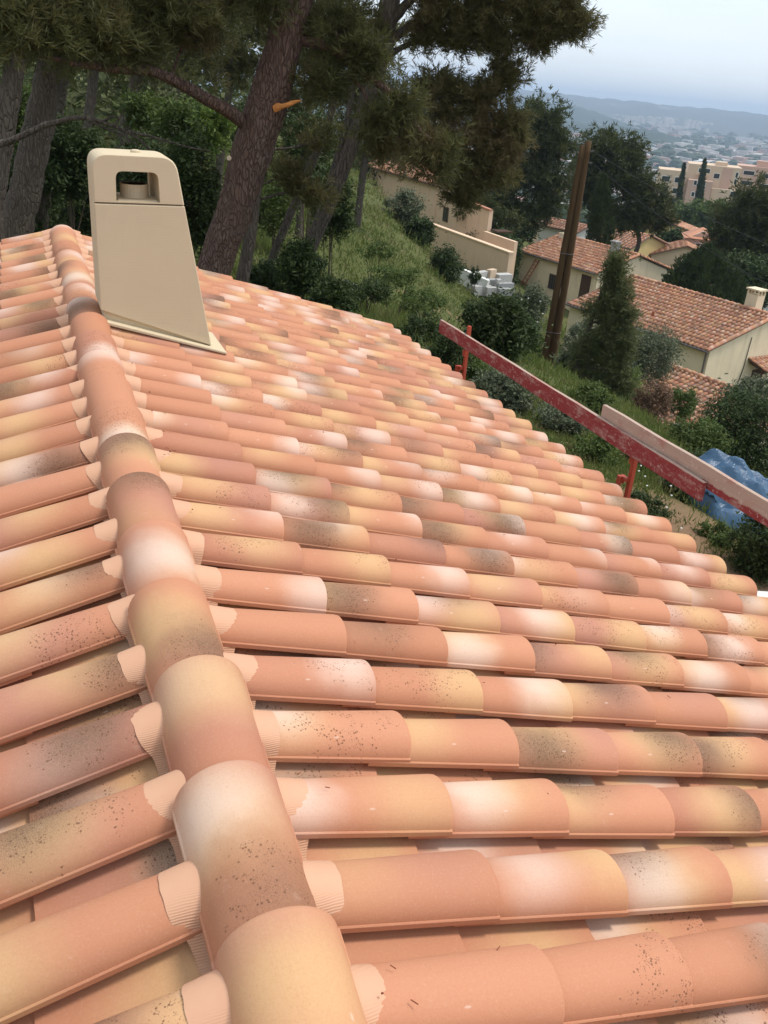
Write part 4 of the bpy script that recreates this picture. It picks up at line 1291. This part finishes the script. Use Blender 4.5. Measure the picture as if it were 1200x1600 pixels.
# ------------------------------------------------------------------ pines close to the gable
k13 = mpp(13)
tr = rooted([(318, 480), (333, 417), (366, 333), (400, 215), (429, 125), (452, 33), (478, -80), (505, -260), (530, -520)], 13)
pine('pine_tree', 'big leaning pine with red-brown plated bark right of the chimney', 'pines close to the house', tr,
     [.26, .235, .23, .245, .27, .225, .20, .18, .14, .07],
     [(P_([(388, 200, 13), (365, 176, 12.8), (330, 160, 12.6), (295, 140, 12.4), (262, 118, 12.2), (225, 105, 12), (190, 110, 11.8), (150, 106, 11.6), (100, 95, 11.3), (60, 84, 11)], 13), .095, .025),
      (P_([(470, 62), (500, 66), (540, 88), (570, 116), (605, 138), (640, 185), (668, 216), (700, 240)], 13), .075, .022),
      (P_([(540, 90), (552, 122), (572, 148), (577, 170)], 13), .032, .012),
      (P_([(548, 88), (530, 62), (522, 40)], 13), .028, .012),
      (P_([(225, 105, 12), (200, 85, 11.8), (150, 60, 11.5)], 12), .03, .01)],
     blobs([(60, 40, 70, 50, 1.2, 11.2), (140, 55, 70, 40, 1.1, 11.6), (20, 10, 60, 45, 1.1, 11), (215, 55, 60, 45, 1, 12.0), (300, 30, 70, 45, 1.2, 12.3), (120, -10, 90, 40, 1.2, 11.5), (230, -30, 90, 50, 1.3, 12),
            (380, -20, 80, 50, 1.2, 12.7), (520, 30, 60, 40, 1), (570, 80, 50, 35, .9), (620, 170, 45, 40, .9), (680, 240, 50, 40, 1.0), (500, 130, 45, 40, .8), (590, 210, 40, 40, .7),
            (330, -120, 160, 80, 2), (520, -110, 160, 80, 2), (430, -260, 220, 120, 3), (560, -420, 260, 140, 3), (180, -140, 150, 70, 1.6, 12)], 13),
     M['needle_near'], M['bark_red'], .15, 11, .0065, 30, 13, 21, 22)
# torn branch stub, bright inside
stub = MB(); a_, e_ = at(428, 170, 12.75), at(470, 157, 12.6)
pts = smooth_path([a_, (a_+e_)/2, e_], 7); stub.tube(pts, [.05, .04, .034, .030, .026, .020, .010], 7, True, .22)
root_pine = bpy.data.objects['pine_tree']
stub.build('torn_stub', M['torn'], root_pine)
sc = MB(); c_ = at(358, 247, 12.66); sc.tube([c_, c_+np.array([-.01, -.02, 0])], [.032, .028], 10); sc.build('pruning_scar', M['render_sand'], root_pine)

tr = rooted([(452, 478), (470, 420), (500, 350), (530, 275), (562, 190), (590, 110), (606, 40), (622, -60), (650, -220), (690, -420)], 17)
pine('pine_tree', 'forked grey trunked pine whose wide olive crown hangs over the valley view', 'pines close to the house', tr, [.16, .145, .14, .14, .145, .155, .14, .13, .11, .09, .05],
     [(rooted([(486, 385), (505, 320), (520, 272), (538, 205), (548, 160), (560, 60)], 17)[-6:], .075, .045),
      (P_([(598, 75), (632, 45), (680, 20), (750, 8), (830, 18)], 17), .085, .02),
      (P_([(594, 95), (640, 66), (690, 60), (740, 75)], 17), .06, .015),
      (P_([(586, 125), (625, 150), (675, 150), (730, 165), (770, 160)], 17), .06, .015),
      (P_([(578, 150), (615, 195), (650, 245), (700, 290)], 17), .055, .015),
      (P_([(606, 40), (640, 0), (700, -40), (800, -70)], 17), .09, .02)],
     blobs([(690, 15, 50, 26, 1.0), (760, 10, 55, 30, 1.2), (830, 5, 55, 30, 1.2), (885, 12, 35, 26, .8), (905, 45, 22, 16, .45), (865, 48, 28, 16, .5), (720, 55, 45, 22, .9), (780, 58, 35, 18, .8), (830, 40, 30, 16, .6),
            (660, 50, 30, 20, .6), (690, 130, 45, 26, .7), (740, 150, 35, 26, .7), (770, 130, 14, 22, .30), (800, 128, 9, 22, .16), (818, 105, 8, 18, .12), (785, 100, 12, 16, .2), (835, 70, 14, 12, .18), (925, 30, 10, 10, .12), (850, 70, 10, 10, .12), (660, 150, 30, 18, .35), (700, 175, 34, 18, .4), (640, 205, 45, 38, .8), (700, 215, 60, 45, 1.1), (760, 205, 50, 45, 1.0), (800, 205, 26, 34, .9), (735, 265, 55, 36, 1.1), 
            (785, 255, 32, 40, 1.0), (580, 60, 40, 40, .9), (725, 305, 34, 18, .7),
            (760, -60, 120, 50, 1.8), (620, -120, 140, 70, 2.2), (880, -50, 60, 36, .9), (700, -220, 200, 90, 2.6), (720, -380, 180, 90, 2.2)], 17),
     M['needle_olive'], M['bark_grey'], .145, 10, .0075, 38, 19, 22, 14)
tr = rooted([(376, 452), (388, 390), (396, 330), (400, 285), (418, 215), (428, 120), (440, -60), (450, -300)], 14.6)
pine('pine_tree', 'dark twisted trunk with peeling grey bark just behind the big red pine', 'pines close to the house', tr, [.115, .105, .10, .095, .08, .06, .055, .05, .03], [],
     blobs([(470, -60, 90, 50, 1.2), (440, -200, 140, 80, 1.6), (505, 215, 30, 30, .4), (455, 270, 28, 30, .5), (500, 300, 34, 28, .7)], 14.8), M['needle_near'], M['bark_grey'], .16, 9, .008, 26, 12, 23, 12)
tr = rooted([(402, 462), (425, 405), (445, 355), (470, 295), (492, 245), (515, 190), (540, 60), (560, -120)], 18)
pine('pine_tree', 'thin grey pine trunk between the twisted trunk and the forked pine', 'pines close to the house', tr, [.09, .085, .08, .078, .075, .07, .06, .05, .03], [],
     blobs([(540, 20, 70, 50, 1.2), (500, 70, 50, 40, .9), (480, -60, 90, 50, 1.2), (560, -160, 130, 70, 1.4)], 18), M['needle_near'], M['bark_grey'], .18, 9, .009, 26, 12, 24, 10)

# pines of the wood, left
wood = [
 ([(20, 380), (38, 300), (60, 200), (80, 110), (95, 0), (110, -200)], 17.5, .29, 'broad dark pine trunk left of the ridge end', [(70, 60, 70, 50, 1.1), (130, 20, 80, 50, 1.2), (40, -20, 90, 50, 1.3), (100, -150, 160, 90, 2)]),
 ([(62, 360), (72, 290), (84, 200), (96, 130), (110, 0), (120, -150)], 20, .16, 'narrow dark trunk touching the broad left pine', [(110, 50, 70, 45, 1.1), (150, -40, 100, 60, 1.4)]),
 ([(-15, 330), (2, 230), (18, 140), (30, 40), (45, -120)], 16, .21, 'grey trunk cut by the left picture edge', [(10, 30, 60, 50, 1.1), (50, -60, 100, 60, 1.4), (-40, 60, 60, 50, .8)]),
 ([(122, 300), (133, 220), (143, 150), (152, 60), (160, -60)], 25, .15, 'slim grey trunk above the ridge end', [(170, 70, 70, 45, 1.2), (200, 0, 90, 50, 1.4), (140, -60, 90, 50, 1.2)]),
 ([(182, 300), (196, 200), (212, 130), (225, 40), (235, -60)], 28, .20, 'dark trunk standing behind the chimney top', [(230, 80, 70, 45, 1.2), (260, 10, 90, 50, 1.4), (200, -50, 90, 50, 1.2)]),
 ([(262, 290), (275, 190), (286, 110), (300, 20), (310, -60)], 32, .14, 'thin trunk above the bright shrub', [(310, 90, 60, 45, 1.2), (330, 30, 80, 50, 1.4), (280, -30, 80, 40, 1.2)]),
 ([(338, 300), (352, 190), (362, 110), (376, 20), (385, -60)], 36, .15, 'thin pale trunk seen left of the big red pine', [(375, 100, 55, 40, 1.2), (400, 40, 70, 50, 1.4), (350, -20, 80, 40, 1.2)]),
 ([(470, 300), (480, 190), (490, 110), (500, 20), (505, -60)], 34, .15, 'trunk in the gap right of the big red pine', [(490, 110, 60, 45, 1.3), (520, 40, 70, 50, 1.4), (470, -10, 70, 40, 1.2), (450, 170, 40, 40, .9)]),
 ([(560, 330), (570, 250), (580, 170), (590, 60), (600, -40)], 42, .18, 'dark trunk behind the fork of the grey pine', [(560, 200, 55, 50, 1.4), (600, 130, 60, 45, 1.2), (610, 60, 60, 45, 1.0), (540, 140, 50, 45, 1.2), (620, 230, 45, 40, 1.2)]),
]
for i, (path, D, rd, lab, bl) in enumerate(wood):
    pine('pine_tree', lab+' in the shaded wood', 'pines of the shaded wood', rooted(path, D), [rd, rd*.95, rd*.85, rd*.75, rd*.6, rd*.3], [], blobs(bl, D), M['needle_near'], M['bark_grey'],
         .15*(D/13)**.6, 9, .0075*(D/13)**.9, 26, 12, 40+i, 10)
# bare dead branch in front of them
db = thing('fallen_branch', at(0, 226, 13.2), 'bare grey branch arching across behind the chimney hood', 'branch')
m = MB(); m.tube(smooth_path(P_([(-40, 235, 13.5), (0, 226, 13.4), (35, 212, 13.3), (68, 196, 13.2), (105, 186, 13), (135, 182, 12.9), (165, 192, 12.9), (200, 206, 12.9), (225, 222, 12.9), (236, 236, 12.9)], 13), 30), np.linspace(.055, .012, 30), 7, True, .1); m.build('limb', M['bark_grey'], db, smooth=True)
m = MB()
for pth in ([(135, 184), (160, 200), (195, 212), (222, 232)], [(200, 206), (240, 214), (300, 232), (330, 236)], [(178, 200), (188, 182), (194, 172)], [(160, 190), (178, 180), (186, 186)]):
    m.tube(smooth_path(P_(pth, 12.9), 10), np.linspace(.022, .006, 10), 5, True, .1)
m.build('twigs', M['bark_grey'], db, smooth=True)

# understorey shrubs of the wood
us = [
 ('bright green shrub lit behind the chimney, left of the big pine', 290, 195, 48, 34, 24, 'leaf_mid', 3400, .085),
 ('light green leafy shrub top right behind the chimney', 335, 205, 26, 30, 22, 'leaf_light', 1800, .07),
 ('yellowish green shrub between the dead branch and the red pine', 235, 175, 34, 26, 26, 'leaf_mid', 2400, .085),
 ('dark ivy mass just left of the chimney hood', 105, 250, 42, 52, 19, 'leaf_dark', 4200, .075),
 ('dark holly shrub right of the chimney shaft', 295, 310, 42, 80, 16, 'leaf_dark', 6000, .06),
 ('dark undergrowth below the left pine trunks', 20, 320, 60, 60, 22, 'leaf_dark', 4200, .09),
 ('dark undergrowth under the slim trunk above the ridge end', 150, 300, 60, 70, 24, 'leaf_dark', 4600, .09),
 ('dim green shrub behind the broad left trunk', 30, 180, 34, 50, 28, 'leaf_mid', 3000, .10),
 ('dusky shrub behind the chimney window', 225, 290, 45, 60, 20, 'leaf_dark', 4200, .075),
 ('dark shrub between the twisted trunk and the forked pine', 470, 420, 34, 38, 16, 'leaf_dark', 3600, .055),
 ('low dark bush at the foot of the thin grey pine', 415, 440, 30, 30, 17, 'leaf_dark', 2400, .055),
 ('rounded dark bush right of the forked pine trunk', 520, 320, 32, 50, 23, 'leaf_dark', 4200, .07),
 ('dark bush at the roof edge below the forked pine', 520, 465, 34, 26, 14.5, 'leaf_dark', 2600, .05),
 ('brownish thicket behind the twisted trunk', 430, 320, 34, 40, 26, 'leaf_mid', 2600, .08),
 ('dim shrub behind the thin grey pine', 480, 240, 40, 50, 30, 'leaf_dark', 3400, .10),
 ('murky shrub left of the twisted trunk', 395, 230, 30, 60, 32, 'leaf_dark', 3000, .10),
]
for i, (lab, px, py, rx, rz, D, fm, n, lf) in enumerate(us):
    shrub(lab, px, py, rx, rz, D, M[fm], n, lf, 'undergrowth of the wood', 100+i)
# the wood behind, one dark mass
r = np.random.default_rng(77)
pp = []
for k in range(900):
    az = math.radians(r.uniform(-14, 26)); D = r.uniform(42, 95) if az < math.radians(14) else r.uniform(86, 112)
    x, y = CAM[0]+D*math.sin(az), D*math.cos(az); z = float(zg(x, y)) + r.uniform(-.5, 9.5 if math.degrees(az) < 18 else 6)
    n = 46
    pp.append(np.array([x, y, z])+r.normal(size=(n, 3))*[1.3, 1.3, .8])
pp = np.concatenate(pp)
A = leaves(pp, .30, r)
prop(link_mesh('woodland', np_mesh('woodland', A[0], A[1], False, A[2]), M['needle_far']), 'dark mass of the wood closing the view on the left', 'wood', None, 'stuff')

# ------------------------------------------------------------------ trees in the valley
def far_pine(label, trunk, bl, D, seed, fol='needle_far', rd=.22, tuft=None):
    k = D/60
    pine('pine_tree', label, 'pines in the valley', rooted(trunk, D), [rd, rd*.9, rd*.7, rd*.4], [], blobs(bl, D, .9), M[fol], M['bark_grey'], .34*k, 8, .030*k, 34, 15, seed, 8)
far_pine('tall rounded dark pine in the middle behind the ladder house', [(722, 400), (735, 350), (770, 280), (820, 220)],
         [(850, 180, 42, 28, 1.6), (815, 215, 45, 35, 1.6), (870, 220, 36, 34, 1.5), (840, 260, 55, 40, 1.9), (790, 270, 45, 40, 1.6), (870, 290, 40, 40, 1.5), (750, 300, 50, 35, 1.5), (800, 320, 45, 32, 1.4), (845, 330, 35, 30, 1.2), (715, 320, 40, 30, 1.2), (760, 250, 40, 30, 1.2)], 78, 61)
far_pine('dark pine right of the utility pole top with leaning trunk', [(990, 405), (1000, 375), (985, 330), (960, 270)],
         [(950, 225, 42, 22, 1.5), (985, 240, 28, 22, 1.2), (920, 255, 30, 30, 1.2), (965, 275, 50, 30, 1.7), (1010, 290, 38, 26, 1.4), (1020, 325, 36, 28, 1.4), (985, 340, 40, 28, 1.4), (930, 310, 36, 34, 1.3), (1040, 340, 22, 22, .8), (905, 290, 24, 36, 1)], 84, 62)
far_pine('large dark pine at the right edge above the conifer', [(1165, 480), (1160, 420), (1170, 350)],
         [(1190, 310, 45, 28, 1.7), (1150, 340, 40, 34, 1.6), (1210, 360, 50, 40, 1.7), (1130, 375, 32, 30, 1.2), (1170, 395, 50, 36, 1.7), (1205, 420, 40, 36, 1.4), (1240, 330, 50, 40, 1.2)], 80, 63)
far_pine('shadowy pine behind the peach villa', [(668, 360), (672, 330), (680, 280)], [(650, 300, 50, 34, 1.6), (700, 330, 45, 30, 1.5), (690, 290, 50, 34, 1.5), (730, 340, 34, 30, 1.2), (600, 270, 50, 34, 1.4)], 88, 64)
far_pine('pine with forked trunk right of the villa roof', [(738, 400), (745, 360), (752, 320)], [(760, 330, 30, 22, .9), (735, 315, 34, 22, .9), (790, 350, 30, 26, 1.0)], 72, 65)
cypress('slim dark cypress behind the ladder house ridge', 944, 275, 400, 20, 74, 71, 5000, .17)
cypress('broad bushy cypress behind the long house ridge', 1106, 388, 482, 46, 66, 72, 9000, .18, fat=1.45)
cypress('left slender cypress against the apartment block', 1062, 258, 320, 3.6, 245, 73, 1500, .45, lean=7)
cypress('right slender cypress against the apartment block', 1092, 252, 330, 4.8, 240, 74, 1800, .45, lean=9)
vs_ = [
 ('bright green tree below the apartment block', 1085, 338, 28, 22, 190, 'leaf_mid', 2600, .6, 'tree'),
 ('green tree left of the right edge pine, under the apartments', 1115, 335, 24, 20, 170, 'leaf_mid', 2200, .55, 'tree'),
 ('dark green tree between the valley pines and the yellow house', 1045, 378, 22, 18, 112, 'leaf_dark', 2200, .32, 'tree'),
 ('round dark tree right of the sandy house', 812, 352, 26, 28, 88, 'leaf_dark', 2600, .28, 'tree'),
 ('dark garden bush behind the villa terrace', 770, 385, 34, 26, 72, 'leaf_dark', 3000, .2, 'shrub'),
 ('bush between the villa and the cream house corner', 800, 415, 14, 36, 66, 'leaf_dark', 2000, .16, 'shrub'),
 ('shade tree under the right edge pine', 1175, 440, 45, 36, 74, 'leaf_dark', 3600, .24, 'tree'),
]
for i, (lab, px, py, rx, rz, D, fm, n, lf, cat) in enumerate(vs_):
    shrub(lab, px, py, rx, rz, D, M[fm], n, lf, 'trees and bushes in the valley', 200+i, 'broadleaf_tree' if cat == 'tree' else 'shrub', cat)
# shrubs on the slope
sh = [
 ('grey green olive bush against the villa wall', 632, 325, 26, 26, 52, 'leaf_olive', 2200, .13),
 ('dark hedge bush along the foot of the villa wall', 655, 362, 24, 22, 50, 'leaf_dark', 2600, .12),
 ('leafy bush at the lower end of the terrace wall', 697, 418, 24, 28, 46, 'leaf_dark', 2600, .11),
 ('small pointed bush by the low white garden wall', 742, 432, 9, 12, 50, 'leaf_dark', 700, .10),
 ('round dark green bush with white flowers below the block heap', 778, 515, 52, 48, 27, 'leaf_dark', 7000, .075),
 ('grey green bush between the dark round bush and the utility pole', 826, 485, 28, 34, 31, 'leaf_olive', 3200, .085),
 ('fresh green bush at the foot of the utility pole, left side', 830, 545, 28, 26, 28, 'leaf_mid', 2600, .08),
 ('silvery low shrub behind the red guard plank', 790, 610, 48, 32, 17, 'leaf_olive', 4200, .05),
 ('dark shrub by the far guard post', 700, 560, 34, 34, 18, 'leaf_dark', 3000, .05),
 ('round olive tree in front of the long house', 1018, 555, 40, 44, 34, 'leaf_olive', 5600, .075),
 ('bright green shrub below the olive tree', 972, 608, 32, 30, 28, 'leaf_light', 3400, .07),
 ('dry brown bush right of the bright green shrub', 1020, 628, 28, 36, 27, 'leaf_brown', 3200, .06),
 ('leafy green shrub at the rose paved terrace', 1065, 630, 22, 26, 30, 'leaf_mid', 1800, .07),
 ('large dark oleander at the right edge above the tarpaulin', 1160, 680, 62, 62, 21, 'leaf_dark', 8000, .065),
 ('grey green shrub rising above the oleander at right', 1180, 625, 40, 30, 24, 'leaf_olive', 3400, .07),
 ('green shrub left of the oleander', 1090, 690, 40, 34, 20, 'leaf_mid', 3600, .06),
 ('dark weedy bush right of the blue tarpaulin', 1200, 850, 50, 60, 10.5, 'leaf_dark', 4200, .04),
 ('small shrub by the fence right of the utility pole', 895, 560, 26, 30, 26, 'leaf_olive', 1700, .07),
 ('pale shrub hiding the corner of the long house', 910, 530, 26, 28, 36, 'leaf_olive', 1900, .09),
 ('brown green scrub just outside the far guard post', 745, 585, 26, 20, 16, 'leaf_mid', 1600, .045),
 ('low scrub under the middle of the red guard plank', 880, 655, 40, 22, 15, 'leaf_olive', 2200, .045),
 ('weedy scrub under the overlap of the guard planks', 935, 700, 34, 24, 13.5, 'leaf_mid', 1800, .04),
 ('dry scrub right of the near guard post', 1010, 715, 34, 26, 14, 'leaf_brown', 1500, .04),
 ('dark scrub left of the tarpaulin', 1065, 760, 30, 26, 14, 'leaf_dark', 1900, .04),
 ('tangled scrub between the pole foot and the brown bush', 925, 625, 34, 22, 22, 'leaf_mid', 2000, .055),
 ('dark low bush at the tarpaulin back edge', 1110, 730, 40, 24, 17, 'leaf_dark', 2200, .05),
 ('weed clump at the near corner of the dirt bank', 1120, 835, 26, 18, 11, 'leaf_mid', 1200, .035),
 ('dark weeds along the eave below the near guard post', 1010, 790, 36, 16, 11, 'leaf_dark', 1500, .035),
 ('mixed weeds on the open grass slope', 620, 430, 40, 16, 26, 'leaf_mid', 1700, .06),
 ('dark weed patch above the roof edge on the grass slope', 575, 455, 34, 16, 20, 'leaf_dark', 1600, .05),
 ('thorny clump in the middle of the grass slope', 660, 470, 34, 20, 24, 'leaf_mid', 1700, .055),
 ('dark thorny clump beside the far end of the red plank', 655, 515, 36, 24, 19, 'leaf_dark', 2000, .05),
 ('yellowish weeds near the rubbish on the slope', 590, 390, 26, 12, 30, 'leaf_mid', 1000, .06),
]
for i, (lab, px, py, rx, rz, D, fm, n, lf) in enumerate(sh):
    shrub(lab, px, py, rx, rz, D, M[fm], n, lf, 'shrubs on the slope', 300+i)
# young conical pine in front of the long house
r = np.random.default_rng(9)
yp = rooted([(893, 600), (905, 555), (925, 500), (945, 440), (960, 398)], 25)
bl = []
for u in np.linspace(0, 1, 17):
    cx_, cy_ = 945+18*u-6*(1-u), 610-205*u
    w_ = np.interp(u, [0, .15, .4, .7, 1], [38, 52, 42, 24, 4])
    for s in (-1, 0, 1):
        bl.append((cx_+s*w_*r.uniform(.35, .9)+r.normal()*5, cy_+abs(s)*6+r.normal()*7, w_*r.uniform(.2, .45)+2, r.uniform(9, 20), .34*(1-.45*u)))
pine('pine_tree', 'young slender pine with open top in front of the long house', 'pines on the slope', yp, [.10, .09, .07, .05, .03, .012], [], blobs(bl, 25, 1.0), M['young_pine'], M['bark_grey'], .22, 8, .011, 30, 10, 33, 8)

# ------------------------------------------------------------------ utility pole with its wires, fence
def pole():
    D = 27.0
    b0 = at(852, 592, D); top = at(916, 220, D)
    g = float(zg(b0[0], b0[1]))
    t = thing('utility_pole', (b0[0], b0[1], g), 'weathered double wooden utility pole leaning slightly, cables at its top', 'utility pole')
    side = np.array([math.cos(YAW+.2), -math.sin(YAW+.2), 0])
    lean = (top-b0)/(top[2]-b0[2])
    foot = b0+lean*(g-.4-b0[2])
    for s, h, r0, r1 in ((-1, -.12, .125, .082), (1, 0.0, .125, .085)):
        m = MB(); a = foot+side*s*.112; e = top+side*s*.078+np.array([0, .02*s, h])
        m.tube(smooth_path([a, (a+e)/2+side*.015*s, e], 24), np.linspace(r0, r1, 24), 14, True, .025); m.build('pole', M['bark_pole'], t, smooth=True)
    for k in (.14, .33, .62):
        c = foot+(top-foot)*k; th_ = np.linspace(0, 2*np.pi, 25)
        w_ = .112+(.078-.112)*k; rr = .125+(.084-.125)*k+.010
        ring = [c+side*(math.copysign(w_, math.cos(q))+rr*math.cos(q))+np.array([side[1], -side[0], 0])*rr*math.sin(q) for q in th_]
        m = MB(); m.tube(ring, .012, 5, False); m.build('band', M['gutter'], t)
    m = MB()
    for dz in (.25, .55): m.bar(top-[0, 0, dz]-side*.1, top-[0, 0, dz]+side*.26, .04, .04)
    m.build('bracket', M['gutter'], t)
    return top, side
ptop, pside = pole()
def wire(a, b, sag, label):
    u = np.linspace(0, 1, 40)[:, None]; P = a+(b-a)*u; P[:, 2] -= sag*4*(u*(1-u))[:, 0]
    m = MB(); m.tube(P, .008, 5, True); prop(m.build('overhead_wire', M['wire'], loc=a), label, 'cable', 'overhead wires of the utility pole')
wire(ptop+pside*.25-[0, 0, .25], at(1330, 425, 36), .35, 'thick upper cable running from the pole top towards the right edge')
wire(ptop+pside*.25-[0, 0, .55], at(1330, 500, 36), .45, 'thinner lower cable running from the pole top towards the right edge')
fe = thing('rail_fence', at(830, 585, 25.5), 'low dark rail fence passing behind the utility pole foot', 'fence')
fp = [at(x, y, D) for x, y, D in ((800, 568, 26.5), (846, 577, 27.6), (893, 588, 27.4), (940, 602, 27))]
for p in fp:
    m = MB(); m.bar([p[0], p[1], float(zg(p[0], p[1]))-.2], p+[0, 0, .05], .07, .07); m.build('post', M['dark_wood'], fe)
for a, b in zip(fp[:-1], fp[1:]):
    m = MB(); m.bar(a, b, .05, .09); m.build('rail', M['dark_wood'], fe)

# ------------------------------------------------------------------ blue tarpaulin over a heap
def tarp():
    # draped sheet: a rounded ridge heap with folds and a skirt on the ground
    c = at(1178, 774, 13.2); g = float(zg(c[0], c[1])); r = np.random.default_rng(4)
    c[2] = g
    nu, nv = 90, 64
    u = np.linspace(-1, 1, nu); v = np.linspace(-1, 1, nv); U, W = np.meshgrid(u, v)
    ax = math.radians(-32); L, B, H = 1.35, .82, .90
    rad = (np.abs(U)**3.2+np.abs(W)**3.2)**(1/3.2)
    h = H*np.clip(1-rad**2.6, 0, 1)**.6*(1-.38*ss(-.2, 1, U))*(1-.25*np.abs(W))
    def tri(q): return 1-2*np.abs((q/(2*np.pi)) % 1-.5)*2
    fold = .07*tri(U*8+W*4+1.6*np.sin(W*2.3))+.05*tri(U*15-W*9+np.sin(U*4))+.035*tri(W*21+U*7)+.02*tri(U*31+W*17)
    tent = .22*np.clip(1-np.hypot((U+.55)/.5, (W+.1)/.8), 0, 1)
    Z = h+fold*(.15+h)*.8+tent
    flare = 1+.10*np.sin(np.arctan2(W, U)*9)*(rad > .8)
    X = U*L*flare; Y = W*B*flare
    x = c[0]+X*math.cos(ax)-Y*math.sin(ax); y = c[1]+X*math.sin(ax)+Y*math.cos(ax)
    z = zg(x, y)*.35+g*.65+.03+np.maximum(Z, .02*np.abs(np.sin(U*20+W*13)))
    V_ = np.stack([x, y, z], -1).reshape(-1, 3); J = np.arange(nu*nv).reshape(nv, nu)
    Q = np.stack([J[:-1, :-1], J[:-1, 1:], J[1:, 1:], J[1:, :-1]], -1).reshape(-1, 4)
    o = link_mesh('tarpaulin', np_mesh('tarpaulin', V_-c, Q, False), M['tarp'], None, c)
    prop(o, 'crumpled blue tarpaulin covering a heap on the ground below the eave', 'tarpaulin')
tarp()
wp = at(1192, 938, 9.0); wp[2] = float(zg(wp[0], wp[1]))
m = MB(frame(wp, 20)); m.box(-.9, .9, -.5, .45, -.15, .12)
prop(m.build('white_slab', M['white_wall'], loc=wp, bevel=.01), 'white slab on the ground at the foot of the roof eave', 'slab')
dp = at(550, 374, 31); dp[2] = float(zg(dp[0], dp[1]))
m = MB(frame(dp, 30)); m.box(-.28, .0, -.18, .2, 0, .28)
t = thing('rubbish_bag', dp, 'small black and white heap of rubbish on the grassy slope', 'rubbish')
m.build('dark_bag', M['wire'], t, bevel=.08)
m = MB(frame(dp, 60)); m.box(.0, .3, -.2, .15, 0, .2); m.build('pale_bag', M['white_wall'], t, bevel=.06)
# cut logs lying on the bank
for i, (px, py, D, a, lab) in enumerate([(462, 330, 26, 40, 'pale cut log lying on the bank behind the twisted trunk'), (440, 318, 27, 70, 'short grey log beside the pale cut log on the bank'), (530, 405, 22, 75, 'thin dry stick on the grass right of the forked pine')]):
    p = at(px, py, D); p[2] = float(zg(p[0], p[1]))+.08
    d = np.array([math.sin(math.radians(a)), math.cos(math.radians(a)), .05])*(.7 if i < 2 else .4)
    m = MB(); m.tube([p-d, p, p+d], [.09, .085, .08] if i < 2 else [.02, .02, .015], 8, True, .05); prop(m.build('log', M['render_sand'] if i == 0 else M['bark_grey'], loc=p), lab, 'log', 'dead wood on the bank')

# ------------------------------------------------------------------ grass of the slope
r = np.random.default_rng(12)
N = 150000
D = 7*(62/7)**r.random(N)
az = np.radians(r.uniform(2, 54, N))
x = CAM[0]+D*np.sin(az); y = D*np.cos(az)
keep = ~((np.abs(x) < 3.1) & (y < Y1)) & ~((x > 3) & (x < 8.0+vnoise(y*1.5, 4, 3)*.5) & (y < 9) & (r.random(N) < .93))
patch = vnoise(x*.8+.3*y, 21, 4)+vnoise(y*.7-.2*x, 22, 4)
keep &= patch+r.normal(size=N)*.9 > -.9
dEB = (np.stack([x, y], -1)-EB[:2])@fb_[0][:2, :2]
keep &= ~((dEB[:, 0] > 0) & (dEB[:, 1] > 0) & (dEB[:, 1] < LB))
x, y, D = x[keep], y[keep], D[keep]
z = zg(x, y)
n = len(x)
Pn = np.stack([x, y, z], -1)
lush = np.clip(.75+.25*vnoise(x*.5, 31, 3)*vnoise(y*.45, 32, 3), .4, 1.4)
hgt = (.10+.20*r.random(n)**1.5)*lush*(1+.35*(D > 18))
K = 3
d = np.tile([0, 0, 1.], (n*K, 1))+r.normal(size=(n*K, 3))*.38; d[:, 2] = np.abs(d[:, 2]); d /= np.linalg.norm(d, axis=1)[:, None]
b0 = np.repeat(Pn, K, 0)+r.normal(size=(n*K, 3))*[.10, .10, .0]*np.repeat(1+D/25, K)[:, None]; b0[:, 2] -= .02
sd = np.cross(d, unit(n*K, r)); sd /= np.linalg.norm(sd, axis=1)[:, None]+1e-9
wd = np.repeat(.006+.0006*D, K)[:, None]
hh = np.repeat(hgt, K)[:, None]*r.uniform(.6, 1.2, (n*K, 1))
A = np.stack([b0-sd*wd, b0+sd*wd, b0+d*hh+sd*wd*.2], 1).reshape(-1, 3)
gm = np_mesh('grass', A, np.arange(n*K*3).reshape(-1, 3), False, np.repeat(r.uniform(1, 900, n*K), 3))
prop(link_mesh('grass', gm, M['grass']), 'wild green grass and weeds covering the slope', 'grass', None, 'stuff')
# white flowers
fl = MB()
for k in range(44):
    px, py, D_ = (r.uniform(980, 1085), r.uniform(740, 830), r.uniform(9, 15)) if k < 16 else (r.uniform(740, 850), r.uniform(460, 550), 0)
    if k < 16:
        p = at(px, py, D_); p[2] = float(zg(p[0], p[1]))+.3; s = .014
    else:
        p = at(px, py, 26.2); s = .026
    fl.tube([p, p+[0, 0, s], p+[0, 0, s*1.2]], [s*.7, s, s*.2], 6)
prop(fl.build('wild_flowers', M['white_frame']), 'tiny white flowers dotted over bush and grass', 'flowers', None, 'stuff')

# ------------------------------------------------------------------ haze
t = NT('air')
pv_ = t.n('ShaderNodeVolumePrincipled')
pv_.inputs['Color'].default_value = (.62, .79, 1.0, 1)
pv_.inputs['Density'].default_value = 1.9e-4
pv_.inputs['Anisotropy'].default_value = .2
t.t.links.new(pv_.outputs[0], t.out.inputs['Volume'])
hz = MB(); hz.box(-9400, 9400, -9400, 9400, -100, 110)
prop(hz.build('haze', t.m), 'thin blue haze over the far plain and hills', 'haze', None, 'stuff')
